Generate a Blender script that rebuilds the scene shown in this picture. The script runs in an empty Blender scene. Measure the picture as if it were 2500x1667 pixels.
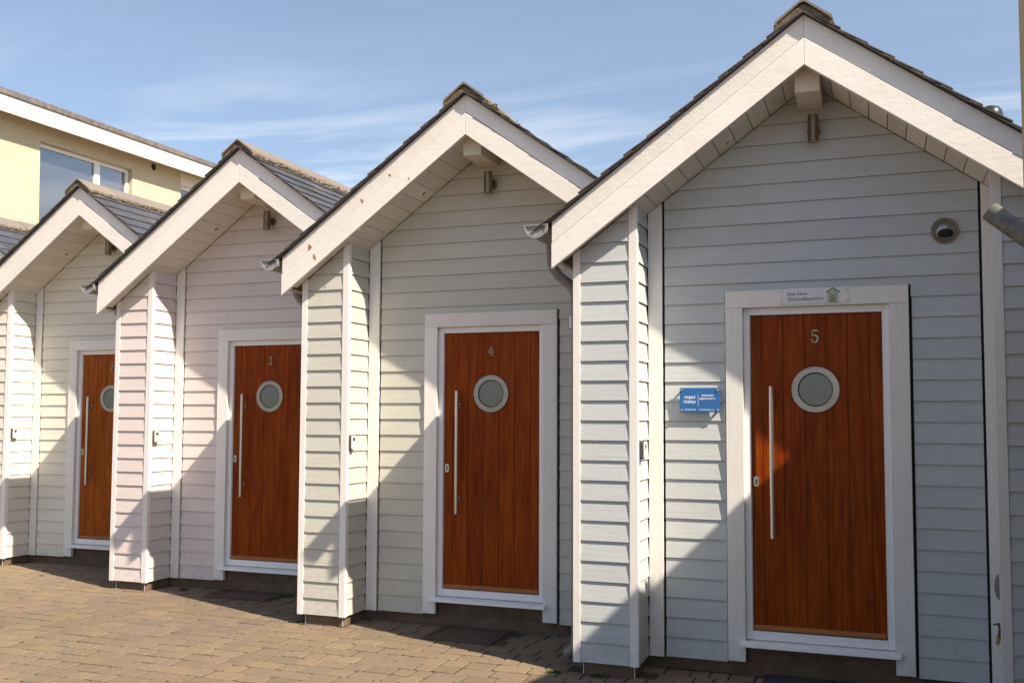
import bpy, math, random
from mathutils import Vector, Matrix, noise
R = math.radians
S = bpy.context.scene
COL = S.collection
GZ = -0.085            # level of the paving; z = 0 is the lower edge of the cladding
rnd = random.Random(5)

# ------------------------------------------------------------------ camera
F_PX, PY = 2398.906, 870.4155
YAW, PITCH, ROLL = 0.3543, 0.0603, 0.0038
CAM = Vector((1.8752, -6.2444, 1.587))
c_, s_ = math.cos(YAW), math.sin(YAW)
r_, fw, up = Vector((c_, s_, 0)), Vector((-s_, c_, 0)), Vector((0, 0, 1))
fw2 = fw * math.cos(PITCH) + up * math.sin(PITCH)
up2 = up * math.cos(PITCH) - fw * math.sin(PITCH)
r3 = r_ * math.cos(ROLL) + up2 * math.sin(ROLL)
u3 = up2 * math.cos(ROLL) - r_ * math.sin(ROLL)
cd = bpy.data.cameras.new('camera')
cam = bpy.data.objects.new('camera', cd)
COL.objects.link(cam)
m = Matrix((r3, u3, -fw2)).transposed().to_4x4()
m.translation = CAM
cam.matrix_world = m
cd.sensor_width = 36.0
cd.lens = F_PX / 2500 * 36
cd.shift_y = (PY - 833.5) / 2500
cd.clip_start, cd.clip_end = 0.05, 3000
S.camera = cam

# ------------------------------------------------------------------ light
SUN = Vector((1.0, -0.39, 1.075)).normalized()
elev = math.asin(SUN.z)
azim = math.atan2(SUN.x, SUN.y)
W = bpy.data.worlds.new('World')
S.world = W
W.use_nodes = True
nt = W.node_tree
nt.nodes.clear()
N = nt.nodes.new
L = nt.links.new
out = N('ShaderNodeOutputWorld')
bg = N('ShaderNodeBackground')
sky = N('ShaderNodeTexSky')
sky.sky_type = 'NISHITA'
sky.sun_disc = False
sky.sun_elevation = elev
sky.sun_rotation = azim
sky.altitude = 0
sky.air_density = 1.0
sky.dust_density = 1.2
sky.ozone_density = 1.5
bg.inputs['Strength'].default_value = 0.072
# thin cirrus streaks, laid on a flat layer high above the place
tc = N('ShaderNodeTexCoord')
sep = N('ShaderNodeSeparateXYZ')
L(tc.outputs['Generated'], sep.inputs[0])
mz = N('ShaderNodeMath'); mz.operation = 'MAXIMUM'; mz.inputs[1].default_value = 0.02
L(sep.outputs['Z'], mz.inputs[0])
dx = N('ShaderNodeMath'); dx.operation = 'DIVIDE'
dy = N('ShaderNodeMath'); dy.operation = 'DIVIDE'
L(sep.outputs['X'], dx.inputs[0]); L(mz.outputs[0], dx.inputs[1])
L(sep.outputs['Y'], dy.inputs[0]); L(mz.outputs[0], dy.inputs[1])
cmb = N('ShaderNodeCombineXYZ')
L(dx.outputs[0], cmb.inputs[0]); L(dy.outputs[0], cmb.inputs[1])
mp = N('ShaderNodeMapping')
mp.inputs['Rotation'].default_value = (0, 0, R(-18))
mp.inputs['Scale'].default_value = (0.5, 1.5, 1)
mp.inputs['Location'].default_value = (1.3, 0.45, 0)
L(cmb.outputs[0], mp.inputs[0])
n1 = N('ShaderNodeTexNoise')
n1.inputs['Scale'].default_value = 1.15
n1.inputs['Detail'].default_value = 9
n1.inputs['Roughness'].default_value = 0.55
n1.inputs['Distortion'].default_value = 0.6
L(mp.outputs[0], n1.inputs['Vector'])
cr = N('ShaderNodeValToRGB')
cr.color_ramp.elements[0].position = 0.47
cr.color_ramp.elements[1].position = 0.80
cr.color_ramp.elements[1].color = (0.95, 0.95, 0.95, 1)
L(n1.outputs['Fac'], cr.inputs[0])
# more veil towards the horizon
hz = N('ShaderNodeMapRange')
hz.inputs['From Min'].default_value = 0.34
hz.inputs['From Max'].default_value = 0.235
hz.inputs['To Min'].default_value = 0.05
hz.inputs['To Max'].default_value = 1.0
L(sep.outputs['Z'], hz.inputs[0])
mul = N('ShaderNodeMath'); mul.operation = 'MULTIPLY'
L(cr.outputs[0], mul.inputs[0]); L(hz.outputs[0], mul.inputs[1])
veil = N('ShaderNodeMath'); veil.operation = 'MULTIPLY_ADD'; veil.inputs[1].default_value = 0.92; veil.inputs[2].default_value = 0.08
L(mul.outputs[0], veil.inputs[0])
mix = N('ShaderNodeMix'); mix.data_type = 'RGBA'
L(veil.outputs[0], mix.inputs[0])
L(sky.outputs[0], mix.inputs[6])
mix.inputs[7].default_value = (7.9, 8.0, 8.2, 1)
L(mix.outputs[2], bg.inputs['Color'])
L(bg.outputs[0], out.inputs[0])

sl = bpy.data.lights.new('sun', 'SUN')
sl.energy = 4.5
sl.angle = R(0.55)
sl.color = (1.0, 0.87, 0.69)
so = bpy.data.objects.new('sun', sl)
COL.objects.link(so)
so.rotation_euler = (-SUN).to_track_quat('-Z', 'Y').to_euler()
so.location = SUN * 30

S.view_settings.view_transform = 'Standard'
S.view_settings.look = 'None'
S.view_settings.gamma = 1
S.view_settings.use_curve_mapping = False
S.view_settings.exposure = 1.2

# ------------------------------------------------------------------ materials
MATS = {}
def newmat(name):
    m = bpy.data.materials.new(name)
    m.use_nodes = True
    n = m.node_tree
    b = n.nodes['Principled BSDF']
    return m, n, b

def grain_mat(name, col, var=0.08, rough=0.5, scale=(6, 60, 60), bump=0.12, dirt=0.25, dirtcol=(0.20, 0.15, 0.10),
              spec=0.4, coat=0.0, low=None, specks=0.0, runs=0.0, grit=0.0, attr=False, fine=180, metal=0.0, island=0.05):
    """painted / raw surfaces: colour varies with stretched noise, blotches and a per-object tint"""
    m, t, b = newmat(name)
    N = t.nodes.new; L = t.links.new
    tc = N('ShaderNodeTexCoord')
    oi = N('ShaderNodeObjectInfo')
    off = N('ShaderNodeVectorMath'); off.operation = 'SCALE'
    L(oi.outputs['Random'], off.inputs['Scale'])
    off.inputs[0].default_value = (13.7, 9.1, 5.3)
    add = N('ShaderNodeVectorMath'); add.operation = 'ADD'
    L(tc.outputs['Object'], add.inputs[0]); L(off.outputs[0], add.inputs[1])
    mp = N('ShaderNodeMapping'); mp.inputs['Scale'].default_value = scale
    L(add.outputs[0], mp.inputs[0])
    g = N('ShaderNodeTexNoise'); g.inputs['Scale'].default_value = 1.0; g.inputs['Detail'].default_value = 6
    g.inputs['Roughness'].default_value = 0.65
    L(mp.outputs[0], g.inputs['Vector'])
    bl = N('ShaderNodeTexNoise'); bl.inputs['Scale'].default_value = 2.3; bl.inputs['Detail'].default_value = 7
    L(add.outputs[0], bl.inputs['Vector'])
    fn = N('ShaderNodeTexNoise'); fn.inputs['Scale'].default_value = fine; fn.inputs['Detail'].default_value = 3
    L(add.outputs[0], fn.inputs['Vector'])
    # colour value multiplier
    v = N('ShaderNodeMapRange'); v.inputs['From Min'].default_value = 0.3; v.inputs['From Max'].default_value = 0.7
    v.inputs['To Min'].default_value = 1 - var; v.inputs['To Max'].default_value = 1 + var
    L(g.outputs['Fac'], v.inputs[0])
    v2 = N('ShaderNodeMapRange'); v2.inputs['From Min'].default_value = 0.0; v2.inputs['From Max'].default_value = 1.0
    v2.inputs['To Min'].default_value = 1 - island; v2.inputs['To Max'].default_value = 1 + island
    L(oi.outputs['Random'], v2.inputs[0])
    mm = N('ShaderNodeMath'); mm.operation = 'MULTIPLY'
    L(v.outputs[0], mm.inputs[0]); L(v2.outputs[0], mm.inputs[1])
    base = N('ShaderNodeVectorMath'); base.operation = 'SCALE'
    if attr:
        at = N('ShaderNodeVertexColor'); at.layer_name = 'tint'
        L(at.outputs['Color'], base.inputs[0])
    else:
        base.inputs[0].default_value = col
    L(mm.outputs[0], base.inputs['Scale'])
    dm = N('ShaderNodeValToRGB')
    dm.color_ramp.elements[0].position = 0.50
    dm.color_ramp.elements[1].position = 0.80
    dm.color_ramp.elements[1].color = (dirt, dirt, dirt, 1)
    L(bl.outputs['Fac'], dm.inputs[0])
    mx = N('ShaderNodeMix'); mx.data_type = 'RGBA'
    L(dm.outputs[0], mx.inputs[0]); L(base.outputs[0], mx.inputs[6]); mx.inputs[7].default_value = (*dirtcol, 1)
    last = mx.outputs[2]
    if low:   # splashed grime near the ground and in laps: own shape, by noise
        gm = N('ShaderNodeNewGeometry'); sp = N('ShaderNodeSeparateXYZ'); L(gm.outputs['Position'], sp.inputs[0])
        mr = N('ShaderNodeMapRange'); mr.inputs['From Min'].default_value = 0.45; mr.inputs['From Max'].default_value = -0.05
        L(sp.outputs['Z'], mr.inputs[0])
        ns = N('ShaderNodeTexNoise'); ns.inputs['Scale'].default_value = 22; ns.inputs['Detail'].default_value = 8
        L(gm.outputs['Position'], ns.inputs['Vector'])
        pw = N('ShaderNodeMapRange'); pw.inputs['From Min'].default_value = 0.48; pw.inputs['From Max'].default_value = 0.75
        L(ns.outputs['Fac'], pw.inputs[0])
        ml = N('ShaderNodeMath'); ml.operation = 'MULTIPLY'; L(mr.outputs[0], ml.inputs[0]); L(pw.outputs[0], ml.inputs[1])
        ms = N('ShaderNodeMath'); ms.operation = 'MULTIPLY'; ms.inputs[1].default_value = low; L(ml.outputs[0], ms.inputs[0])
        m2 = N('ShaderNodeMix'); m2.data_type = 'RGBA'
        L(ms.outputs[0], m2.inputs[0]); L(last, m2.inputs[6]); m2.inputs[7].default_value = (0.16, 0.12, 0.08, 1)
        last = m2.outputs[2]
    if runs:      # faint vertical water runs
        mr_ = N('ShaderNodeMapping'); mr_.inputs['Scale'].default_value = (26, 26, 1.1); L(add.outputs[0], mr_.inputs[0])
        rn = N('ShaderNodeTexNoise'); rn.inputs['Scale'].default_value = 1; rn.inputs['Detail'].default_value = 5; L(mr_.outputs[0], rn.inputs['Vector'])
        rm = N('ShaderNodeMapRange'); rm.inputs['From Min'].default_value = 0.52; rm.inputs['From Max'].default_value = 0.78; rm.inputs['To Max'].default_value = runs
        L(rn.outputs['Fac'], rm.inputs[0])
        x1 = N('ShaderNodeMix'); x1.data_type = 'RGBA'; L(rm.outputs[0], x1.inputs[0]); L(last, x1.inputs[6]); x1.inputs[7].default_value = (0.28, 0.24, 0.18, 1)
        last = x1.outputs[2]
    if specks:    # fly specks, nail heads, small chips
        vo = N('ShaderNodeTexVoronoi'); vo.inputs['Scale'].default_value = 7.0; L(add.outputs[0], vo.inputs['Vector'])
        sp_ = N('ShaderNodeMapRange'); sp_.inputs['From Min'].default_value = 0.030; sp_.inputs['From Max'].default_value = 0.016; sp_.inputs['To Max'].default_value = specks
        L(vo.outputs['Distance'], sp_.inputs[0])
        x2 = N('ShaderNodeMix'); x2.data_type = 'RGBA'; L(sp_.outputs[0], x2.inputs[0]); L(last, x2.inputs[6]); x2.inputs[7].default_value = (0.12, 0.10, 0.08, 1)
        last = x2.outputs[2]
    if grit:      # pale lichen dots on stone
        vo = N('ShaderNodeTexVoronoi'); vo.inputs['Scale'].default_value = 34.0; L(add.outputs[0], vo.inputs['Vector'])
        pn = N('ShaderNodeTexNoise'); pn.inputs['Scale'].default_value = 1.3; L(tc.outputs['Object'], pn.inputs['Vector'])
        pm = N('ShaderNodeMapRange'); pm.inputs['From Min'].default_value = 0.48; pm.inputs['From Max'].default_value = 0.62; pm.inputs['To Max'].default_value = grit
        L(pn.outputs['Fac'], pm.inputs[0])
        sp_ = N('ShaderNodeMapRange'); sp_.inputs['From Min'].default_value = 0.20; sp_.inputs['From Max'].default_value = 0.12
        L(vo.outputs['Distance'], sp_.inputs[0])
        pp = N('ShaderNodeMath'); pp.operation = 'MULTIPLY'; L(pm.outputs[0], pp.inputs[0]); L(sp_.outputs[0], pp.inputs[1])
        x3 = N('ShaderNodeMix'); x3.data_type = 'RGBA'; L(pp.outputs[0], x3.inputs[0]); L(last, x3.inputs[6]); x3.inputs[7].default_value = (0.36, 0.31, 0.25, 1)
        last = x3.outputs[2]
    L(last, b.inputs['Base Color'])
    b.inputs['Roughness'].default_value = rough
    b.inputs['Specular IOR Level'].default_value = spec
    b.inputs['Coat Weight'].default_value = coat
    b.inputs['Coat Roughness'].default_value = 0.12
    b.inputs['Metallic'].default_value = metal
    rr = N('ShaderNodeMapRange'); rr.inputs['To Min'].default_value = max(0.02, rough - 0.1); rr.inputs['To Max'].default_value = min(1, rough + 0.12)
    L(bl.outputs['Fac'], rr.inputs[0]); L(rr.outputs[0], b.inputs['Roughness'])
    ad = N('ShaderNodeMath'); ad.operation = 'ADD'; L(g.outputs['Fac'], ad.inputs[0])
    hf = N('ShaderNodeMath'); hf.operation = 'MULTIPLY'; hf.inputs[1].default_value = 0.6; L(fn.outputs['Fac'], hf.inputs[0]); L(hf.outputs[0], ad.inputs[1])
    bp = N('ShaderNodeBump'); bp.inputs['Strength'].default_value = bump; bp.inputs['Distance'].default_value = 0.004
    L(ad.outputs[0], bp.inputs['Height']); L(bp.outputs[0], b.inputs['Normal'])
    return m

def flat(name, col, rough=0.5, metal=0.0, spec=0.5, bump=0.0, var=0.06):
    return grain_mat(name, col, var=var, rough=rough, scale=(40, 40, 40), bump=bump, dirt=0.12, spec=spec, metal=metal, fine=400)

HG = (3.5, 40, 55)      # grain running along x
VG = (55, 55, 3.0)      # grain running up
PAINT = {
    1: (0.62, 0.59, 0.50), 2: (0.64, 0.615, 0.54), 3: (0.61, 0.545, 0.53), 4: (0.49, 0.482, 0.43), 5: (0.465, 0.49, 0.505)}
MB = {k: grain_mat('hut_paint_%s' % n, PAINT[k], var=0.05, rough=0.52, scale=HG, bump=0.35, dirt=0.10, low=0.30, island=0.035, specks=0.7, runs=0.07)
      for k, n in ((1, 'straw'), (2, 'cream'), (3, 'pink'), (4, 'sage'), (5, 'blue'))}
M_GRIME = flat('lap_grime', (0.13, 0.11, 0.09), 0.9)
M_WHITE_V = grain_mat('white_gloss_trim', (0.73, 0.71, 0.685), specks=0.6, runs=0.08, var=0.03, rough=0.42, scale=VG, bump=0.3, dirt=0.14, dirtcol=(0.42, 0.34, 0.26), low=0.2)
M_WHITE_H = grain_mat('white_sawn_barge', (0.72, 0.685, 0.65), specks=0.7, runs=0.05, var=0.045, rough=0.5, scale=(14, 60, 34), bump=0.45, dirt=0.16, dirtcol=(0.40, 0.31, 0.22), fine=130)
M_SOFFIT = grain_mat('soffit_paint', (0.72, 0.67, 0.60), var=0.03, rough=0.5, scale=(40, 4, 40), bump=0.15, dirt=0.22, dirtcol=(0.34, 0.24, 0.15))
M_BEAM = grain_mat('beam_paint', (0.68, 0.62, 0.52), var=0.08, rough=0.55, scale=(40, 5, 40), bump=0.5, dirt=0.7, dirtcol=(0.33, 0.22, 0.12))
M_UPVC = grain_mat('white_door_frame', (0.76, 0.76, 0.77), var=0.01, rough=0.28, scale=VG, bump=0.02, dirt=0.06, dirtcol=(0.45, 0.42, 0.38), low=0.1)
M_BLACK = flat('black_membrane', (0.012, 0.012, 0.016), 0.8)
M_PLINTH = grain_mat('dark_plinth_render', (0.125, 0.084, 0.056), var=0.3, rough=0.9, scale=(9, 9, 9), bump=0.9, dirt=0.5, dirtcol=(0.05, 0.035, 0.025), fine=90)
M_DECK = flat('roof_deck_timber', (0.10, 0.07, 0.05), 0.9)
M_SLATE = grain_mat('slate', None, var=0.16, rough=0.62, spec=0.25, scale=(16, 16, 16), bump=0.5, dirt=0.25, dirtcol=(0.20, 0.17, 0.14), attr=True, fine=90)
M_SLATE_EDGE = grain_mat('lichened_slate_edge', (0.085, 0.075, 0.065), var=0.5, rough=0.9, scale=(30, 30, 30), bump=0.6, dirt=0.6, dirtcol=(0.16, 0.12, 0.075))
M_RIDGE = grain_mat('ridge_tile_clay', (0.175, 0.15, 0.13), var=0.15, rough=0.85, scale=(20, 20, 20), bump=0.5, dirt=0.5, dirtcol=(0.13, 0.11, 0.09), fine=120)
M_MORTAR = grain_mat('mossy_mortar', (0.125, 0.098, 0.070), var=0.55, rough=1.0, scale=(34, 34, 34), bump=1.0, dirt=0.95, dirtcol=(0.07, 0.035, 0.010), fine=80)
M_MOSS = grain_mat('moss', (0.065, 0.05, 0.014), var=0.5, rough=1.0, scale=(60, 60, 60), bump=1.0, dirt=0.5, dirtcol=(0.17, 0.10, 0.03), fine=120)
M_GUTTER = grain_mat('grey_gutter', (0.26, 0.255, 0.255), var=0.08, rough=0.4, scale=(20, 20, 20), bump=0.1, dirt=0.4, dirtcol=(0.22, 0.17, 0.12))
M_PIPE = grain_mat('dark_grey_downpipe', (0.17, 0.155, 0.15), var=0.1, rough=0.42, scale=(20, 20, 20), bump=0.1, dirt=0.4, dirtcol=(0.14, 0.10, 0.07))
M_STEEL = grain_mat('brushed_steel', (0.50, 0.48, 0.455), var=0.05, rough=0.30, scale=(70, 70, 4), bump=0.08, dirt=0.05, metal=1.0, spec=0.5)
M_STEEL2 = grain_mat('satin_steel_plate', (0.31, 0.30, 0.285), var=0.12, rough=0.32, scale=(9, 60, 60), bump=0.10, dirt=0.15, metal=1.0)
M_BRONZE = grain_mat('tarnished_steel', (0.23, 0.18, 0.13), var=0.35, rough=0.36, scale=(18, 18, 18), bump=0.2, dirt=0.7, dirtcol=(0.16, 0.10, 0.06), metal=0.8)
M_NUM = flat('aged_brass_numeral', (0.34, 0.29, 0.22), 0.35, 0.6)
M_GALV = grain_mat('galvanised_steel', (0.135, 0.13, 0.12), var=0.35, rough=0.5, scale=(22, 22, 22), bump=0.15, dirt=0.7, dirtcol=(0.19, 0.15, 0.11), metal=0.2)
M_DARKMETAL = flat('dark_brass', (0.05, 0.045, 0.04), 0.4, 0.6)
M_BRASS = flat('brass', (0.45, 0.30, 0.15), 0.4, 0.7)
M_BARE = grain_mat('bare_wood_where_paint_flaked', (0.33, 0.17, 0.08), var=0.3, rough=0.8, scale=(10, 60, 60), bump=0.4, dirt=0.3)
M_KEYGREY = flat('grey_plastic', (0.60, 0.59, 0.57), 0.45)
M_KEYDARK = flat('dark_plastic', (0.055, 0.055, 0.06), 0.4)
M_RUBBER = flat('black_rubber', (0.018, 0.018, 0.02), 0.75, bump=0.3)
M_BRISTLE = grain_mat('mat_bristle', (0.045, 0.042, 0.04), var=0.5, rough=1, scale=(160, 160, 160), bump=1.0, dirt=0.4, dirtcol=(0.09, 0.07, 0.05))
M_COVER = grain_mat('rusty_cover', (0.095, 0.062, 0.047), var=0.25, rough=0.8, scale=(12, 12, 12), bump=0.6, dirt=0.5, dirtcol=(0.09, 0.06, 0.045))
M_COVERSLAB = grain_mat('cover_infill', (0.10, 0.068, 0.048), var=0.2, rough=0.9, scale=(14, 14, 14), bump=0.7, dirt=0.6, dirtcol=(0.10, 0.07, 0.05))
M_PAVER = grain_mat('paving_block', None, grit=0.75, var=0.13, rough=0.9, scale=(28, 28, 28), bump=0.55, dirt=0.28, dirtcol=(0.19, 0.145, 0.105), attr=True, fine=170)
M_LEAF = flat('weed_green', (0.055, 0.11, 0.02), 0.6)
M_DRYLEAF = flat('dry_leaf', (0.30, 0.19, 0.10), 0.7)
M_BLUE = flat('blue_sign_print', (0.012, 0.115, 0.36), 0.18, spec=0.6)
M_INK_W = flat('white_print', (0.8, 0.82, 0.85), 0.4)
M_INK_G = flat('grey_print', (0.13, 0.14, 0.19), 0.5)
M_GREEN = flat('green_print', (0.02, 0.16, 0.11), 0.5)
M_LIME = flat('pale_green_print', (0.40, 0.44, 0.29), 0.5)
M_PAPER = flat('white_sign_plate', (0.66, 0.62, 0.66), 0.35)
M_ACRYL = flat('clear_acrylic_edge', (0.66, 0.60, 0.60), 0.15, spec=0.7)
M_LENS = flat('light_lens', (0.30, 0.28, 0.25), 0.2)
M_FASCIA = flat('white_fascia', (0.72, 0.70, 0.66), 0.5)
M_FELT = grain_mat('felt_edge', (0.13, 0.12, 0.12), var=0.4, rough=0.9, scale=(8, 8, 8), bump=0.4, dirt=0.6, dirtcol=(0.24, 0.17, 0.11))

def glass(name, col, rough):
    m, t, b = newmat(name)
    b.inputs['Base Color'].default_value = (*col, 1)
    b.inputs['Roughness'].default_value = rough
    b.inputs['Specular IOR Level'].default_value = 0.9
    return m
M_FROST = glass('frosted_glass', (0.115, 0.135, 0.118), 0.16)
M_PANE = glass('window_glass', (0.30, 0.32, 0.35), 0.03); M_PANE.node_tree.nodes['Principled BSDF'].inputs['Metallic'].default_value = 0.85

def door_mat(name='oak_stained_door', col_scale=(1.0, 1.0, 1.0)):
    m, t, b = newmat(name)
    N = t.nodes.new; L = t.links.new
    tc = N('ShaderNodeTexCoord'); oi = N('ShaderNodeObjectInfo')
    off = N('ShaderNodeVectorMath'); off.operation = 'SCALE'; off.inputs[0].default_value = (7.7, 3.1, 11.3)
    L(oi.outputs['Random'], off.inputs['Scale'])
    add = N('ShaderNodeVectorMath'); add.operation = 'ADD'; L(tc.outputs['Object'], add.inputs[0]); L(off.outputs[0], add.inputs[1])
    mp = N('ShaderNodeMapping'); mp.inputs['Scale'].default_value = (9, 9, 1.6); L(add.outputs[0], mp.inputs[0])
    big = N('ShaderNodeTexNoise'); big.inputs['Scale'].default_value = 1; big.inputs['Detail'].default_value = 4; big.inputs['Distortion'].default_value = 1.2
    L(mp.outputs[0], big.inputs['Vector'])
    mp2 = N('ShaderNodeMapping'); mp2.inputs['Scale'].default_value = (90, 90, 2.2); L(add.outputs[0], mp2.inputs[0])
    fin = N('ShaderNodeTexNoise'); fin.inputs['Scale'].default_value = 1; fin.inputs['Detail'].default_value = 6; fin.inputs['Distortion'].default_value = 0.8
    L(mp2.outputs[0], fin.inputs['Vector'])
    mxv = N('ShaderNodeMix'); mxv.data_type = 'FLOAT'; mxv.inputs[0].default_value = 0.58
    L(big.outputs['Fac'], mxv.inputs[2]); L(fin.outputs['Fac'], mxv.inputs[3])
    cr = N('ShaderNodeValToRGB')
    e = cr.color_ramp.elements
    e[0].position = 0.34; e[0].color = (0.135, 0.017, 0.0012, 1)
    e[1].position = 0.68; e[1].color = (0.31, 0.068, 0.0040, 1)
    k = e.new(0.5); k.color = (0.220, 0.037, 0.0022, 1)
    L(mxv.outputs[0], cr.inputs[0])
    tv = N('ShaderNodeMapRange'); tv.inputs['To Min'].default_value = 0.92; tv.inputs['To Max'].default_value = 1.07; L(oi.outputs['Random'], tv.inputs[0])
    ts = N('ShaderNodeVectorMath'); ts.operation = 'SCALE'; L(cr.outputs[0], ts.inputs[0]); L(tv.outputs[0], ts.inputs['Scale'])
    tf = N('ShaderNodeVectorMath'); tf.operation = 'MULTIPLY'; tf.inputs[1].default_value = col_scale; L(ts.outputs[0], tf.inputs[0])
    L(tf.outputs[0], b.inputs['Base Color'])
    b.inputs['Roughness'].default_value = 0.38
    b.inputs['Specular IOR Level'].default_value = 0.10
    bp = N('ShaderNodeBump'); bp.inputs['Strength'].default_value = 0.15; bp.inputs['Distance'].default_value = 0.002
    L(fin.outputs['Fac'], bp.inputs['Height']); L(bp.outputs[0], b.inputs['Normal'])
    return m
M_DOOR_STD = door_mat()
M_DOOR_PALE = door_mat('pale_oak_stained_door', (1.30, 1.75, 2.4))  # same stain scaled paler and more orange, for the cream hut
M_GROOVE = flat('dark_plank_groove', (0.09, 0.014, 0.002), 0.7)
M_DOORBAR = grain_mat('oak_weather_bar', (0.31, 0.105, 0.022), var=0.2, rough=0.5, scale=(5, 60, 60), bump=0.1, dirt=0.2)

def brick_wall_mat(name, col):
    """painted brickwork far off: faint courses in relief and tone"""
    m, t, b = newmat(name)
    N = t.nodes.new; L = t.links.new
    gm = N('ShaderNodeNewGeometry'); sp = N('ShaderNodeSeparateXYZ'); L(gm.outputs['Position'], sp.inputs[0])
    sm = N('ShaderNodeMath'); sm.operation = 'ADD'; L(sp.outputs['X'], sm.inputs[0]); L(sp.outputs['Y'], sm.inputs[1])
    cb = N('ShaderNodeCombineXYZ'); L(sm.outputs[0], cb.inputs[0]); L(sp.outputs['Z'], cb.inputs[1])
    bt = N('ShaderNodeTexBrick'); bt.inputs['Scale'].default_value = 1.0
    bt.inputs['Brick Width'].default_value = 0.225; bt.inputs['Row Height'].default_value = 0.075
    bt.inputs['Mortar Size'].default_value = 0.006; bt.inputs['Mortar Smooth'].default_value = 0.6
    bt.inputs['Color1'].default_value = (col[0], col[1], col[2], 1)
    bt.inputs['Color2'].default_value = (col[0] * 0.95, col[1] * 0.94, col[2] * 0.9, 1)
    bt.inputs['Mortar'].default_value = (col[0] * 0.86, col[1] * 0.84, col[2] * 0.78, 1)
    L(cb.outputs[0], bt.inputs['Vector'])
    L(bt.outputs['Color'], b.inputs['Base Color'])
    b.inputs['Roughness'].default_value = 0.7
    bp = N('ShaderNodeBump'); bp.inputs['Strength'].default_value = 0.5; bp.inputs['Distance'].default_value = 0.004; bp.invert = True
    L(bt.outputs['Fac'], bp.inputs['Height']); L(bp.outputs[0], b.inputs['Normal'])
    return m
M_YELLOW = brick_wall_mat('pale_yellow_brickwork', (0.52, 0.46, 0.335))
M_OCHRE = grain_mat('ochre_render', (0.46, 0.36, 0.20), var=0.08, rough=0.85, scale=(12, 12, 12), bump=0.8, dirt=0.3, dirtcol=(0.30, 0.18, 0.08), fine=60)

def bed_mat():
    m, t, b = newmat('sand_joint_ground')
    N = t.nodes.new; L = t.links.new
    gm = N('ShaderNodeNewGeometry')
    ns = N('ShaderNodeTexNoise'); ns.inputs['Scale'].default_value = 30; ns.inputs['Detail'].default_value = 8
    L(gm.outputs['Position'], ns.inputs['Vector'])
    cr = N('ShaderNodeValToRGB'); e = cr.color_ramp.elements
    e[0].position = 0.3; e[0].color = (0.036, 0.025, 0.016, 1)
    e[1].position = 0.7; e[1].color = (0.085, 0.060, 0.040, 1)
    L(ns.outputs['Fac'], cr.inputs[0])
    # moss in some of the joints
    n2 = N('ShaderNodeTexNoise'); n2.inputs['Scale'].default_value = 2.2; n2.inputs['Detail'].default_value = 6
    L(gm.outputs['Position'], n2.inputs['Vector'])
    mr = N('ShaderNodeMapRange'); mr.inputs['From Min'].default_value = 0.55; mr.inputs['From Max'].default_value = 0.7
    L(n2.outputs['Fac'], mr.inputs[0])
    mx = N('ShaderNodeMix'); mx.data_type = 'RGBA'; L(mr.outputs[0], mx.inputs[0]); L(cr.outputs[0], mx.inputs[6])
    mx.inputs[7].default_value = (0.10, 0.09, 0.025, 1)
    # beyond the modelled blocks: the same paving by pattern
    bt = N('ShaderNodeTexBrick'); bt.inputs['Scale'].default_value = 1
    bt.inputs['Brick Width'].default_value = 0.2; bt.inputs['Row Height'].default_value = 0.163; bt.inputs['Mortar Size'].default_value = 0.006
    bt.inputs['Color1'].default_value = (0.22, 0.158, 0.10, 1); bt.inputs['Color2'].default_value = (0.195, 0.145, 0.103, 1)
    bt.inputs['Mortar'].default_value = (0.1, 0.07, 0.045, 1)
    L(gm.outputs['Position'], bt.inputs['Vector'])
    sp = N('ShaderNodeSeparateXYZ'); L(gm.outputs['Position'], sp.inputs[0])
    def step(sock, lo, hi):
        a = N('ShaderNodeMath'); a.operation = 'GREATER_THAN'; a.inputs[1].default_value = lo; L(sock, a.inputs[0])
        c = N('ShaderNodeMath'); c.operation = 'LESS_THAN'; c.inputs[1].default_value = hi; L(sock, c.inputs[0])
        d = N('ShaderNodeMath'); d.operation = 'MULTIPLY'; L(a.outputs[0], d.inputs[0]); L(c.outputs[0], d.inputs[1]); return d.outputs[0]
    ins = N('ShaderNodeMath'); ins.operation = 'MULTIPLY'
    L(step(sp.outputs['X'], -11.5, 3.45), ins.inputs[0]); L(step(sp.outputs['Y'], -3.2, 4.2), ins.inputs[1])
    m3 = N('ShaderNodeMix'); m3.data_type = 'RGBA'; L(ins.outputs[0], m3.inputs[0]); L(bt.outputs['Color'], m3.inputs[6]); L(mx.outputs[2], m3.inputs[7])
    L(m3.outputs[2], b.inputs['Base Color']); b.inputs['Roughness'].default_value = 0.95
    bp = N('ShaderNodeBump'); bp.inputs['Strength'].default_value = 0.6; bp.inputs['Distance'].default_value = 0.004
    L(ns.outputs['Fac'], bp.inputs['Height']); L(bp.outputs[0], b.inputs['Normal'])
    return m
M_BED = bed_mat()

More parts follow.
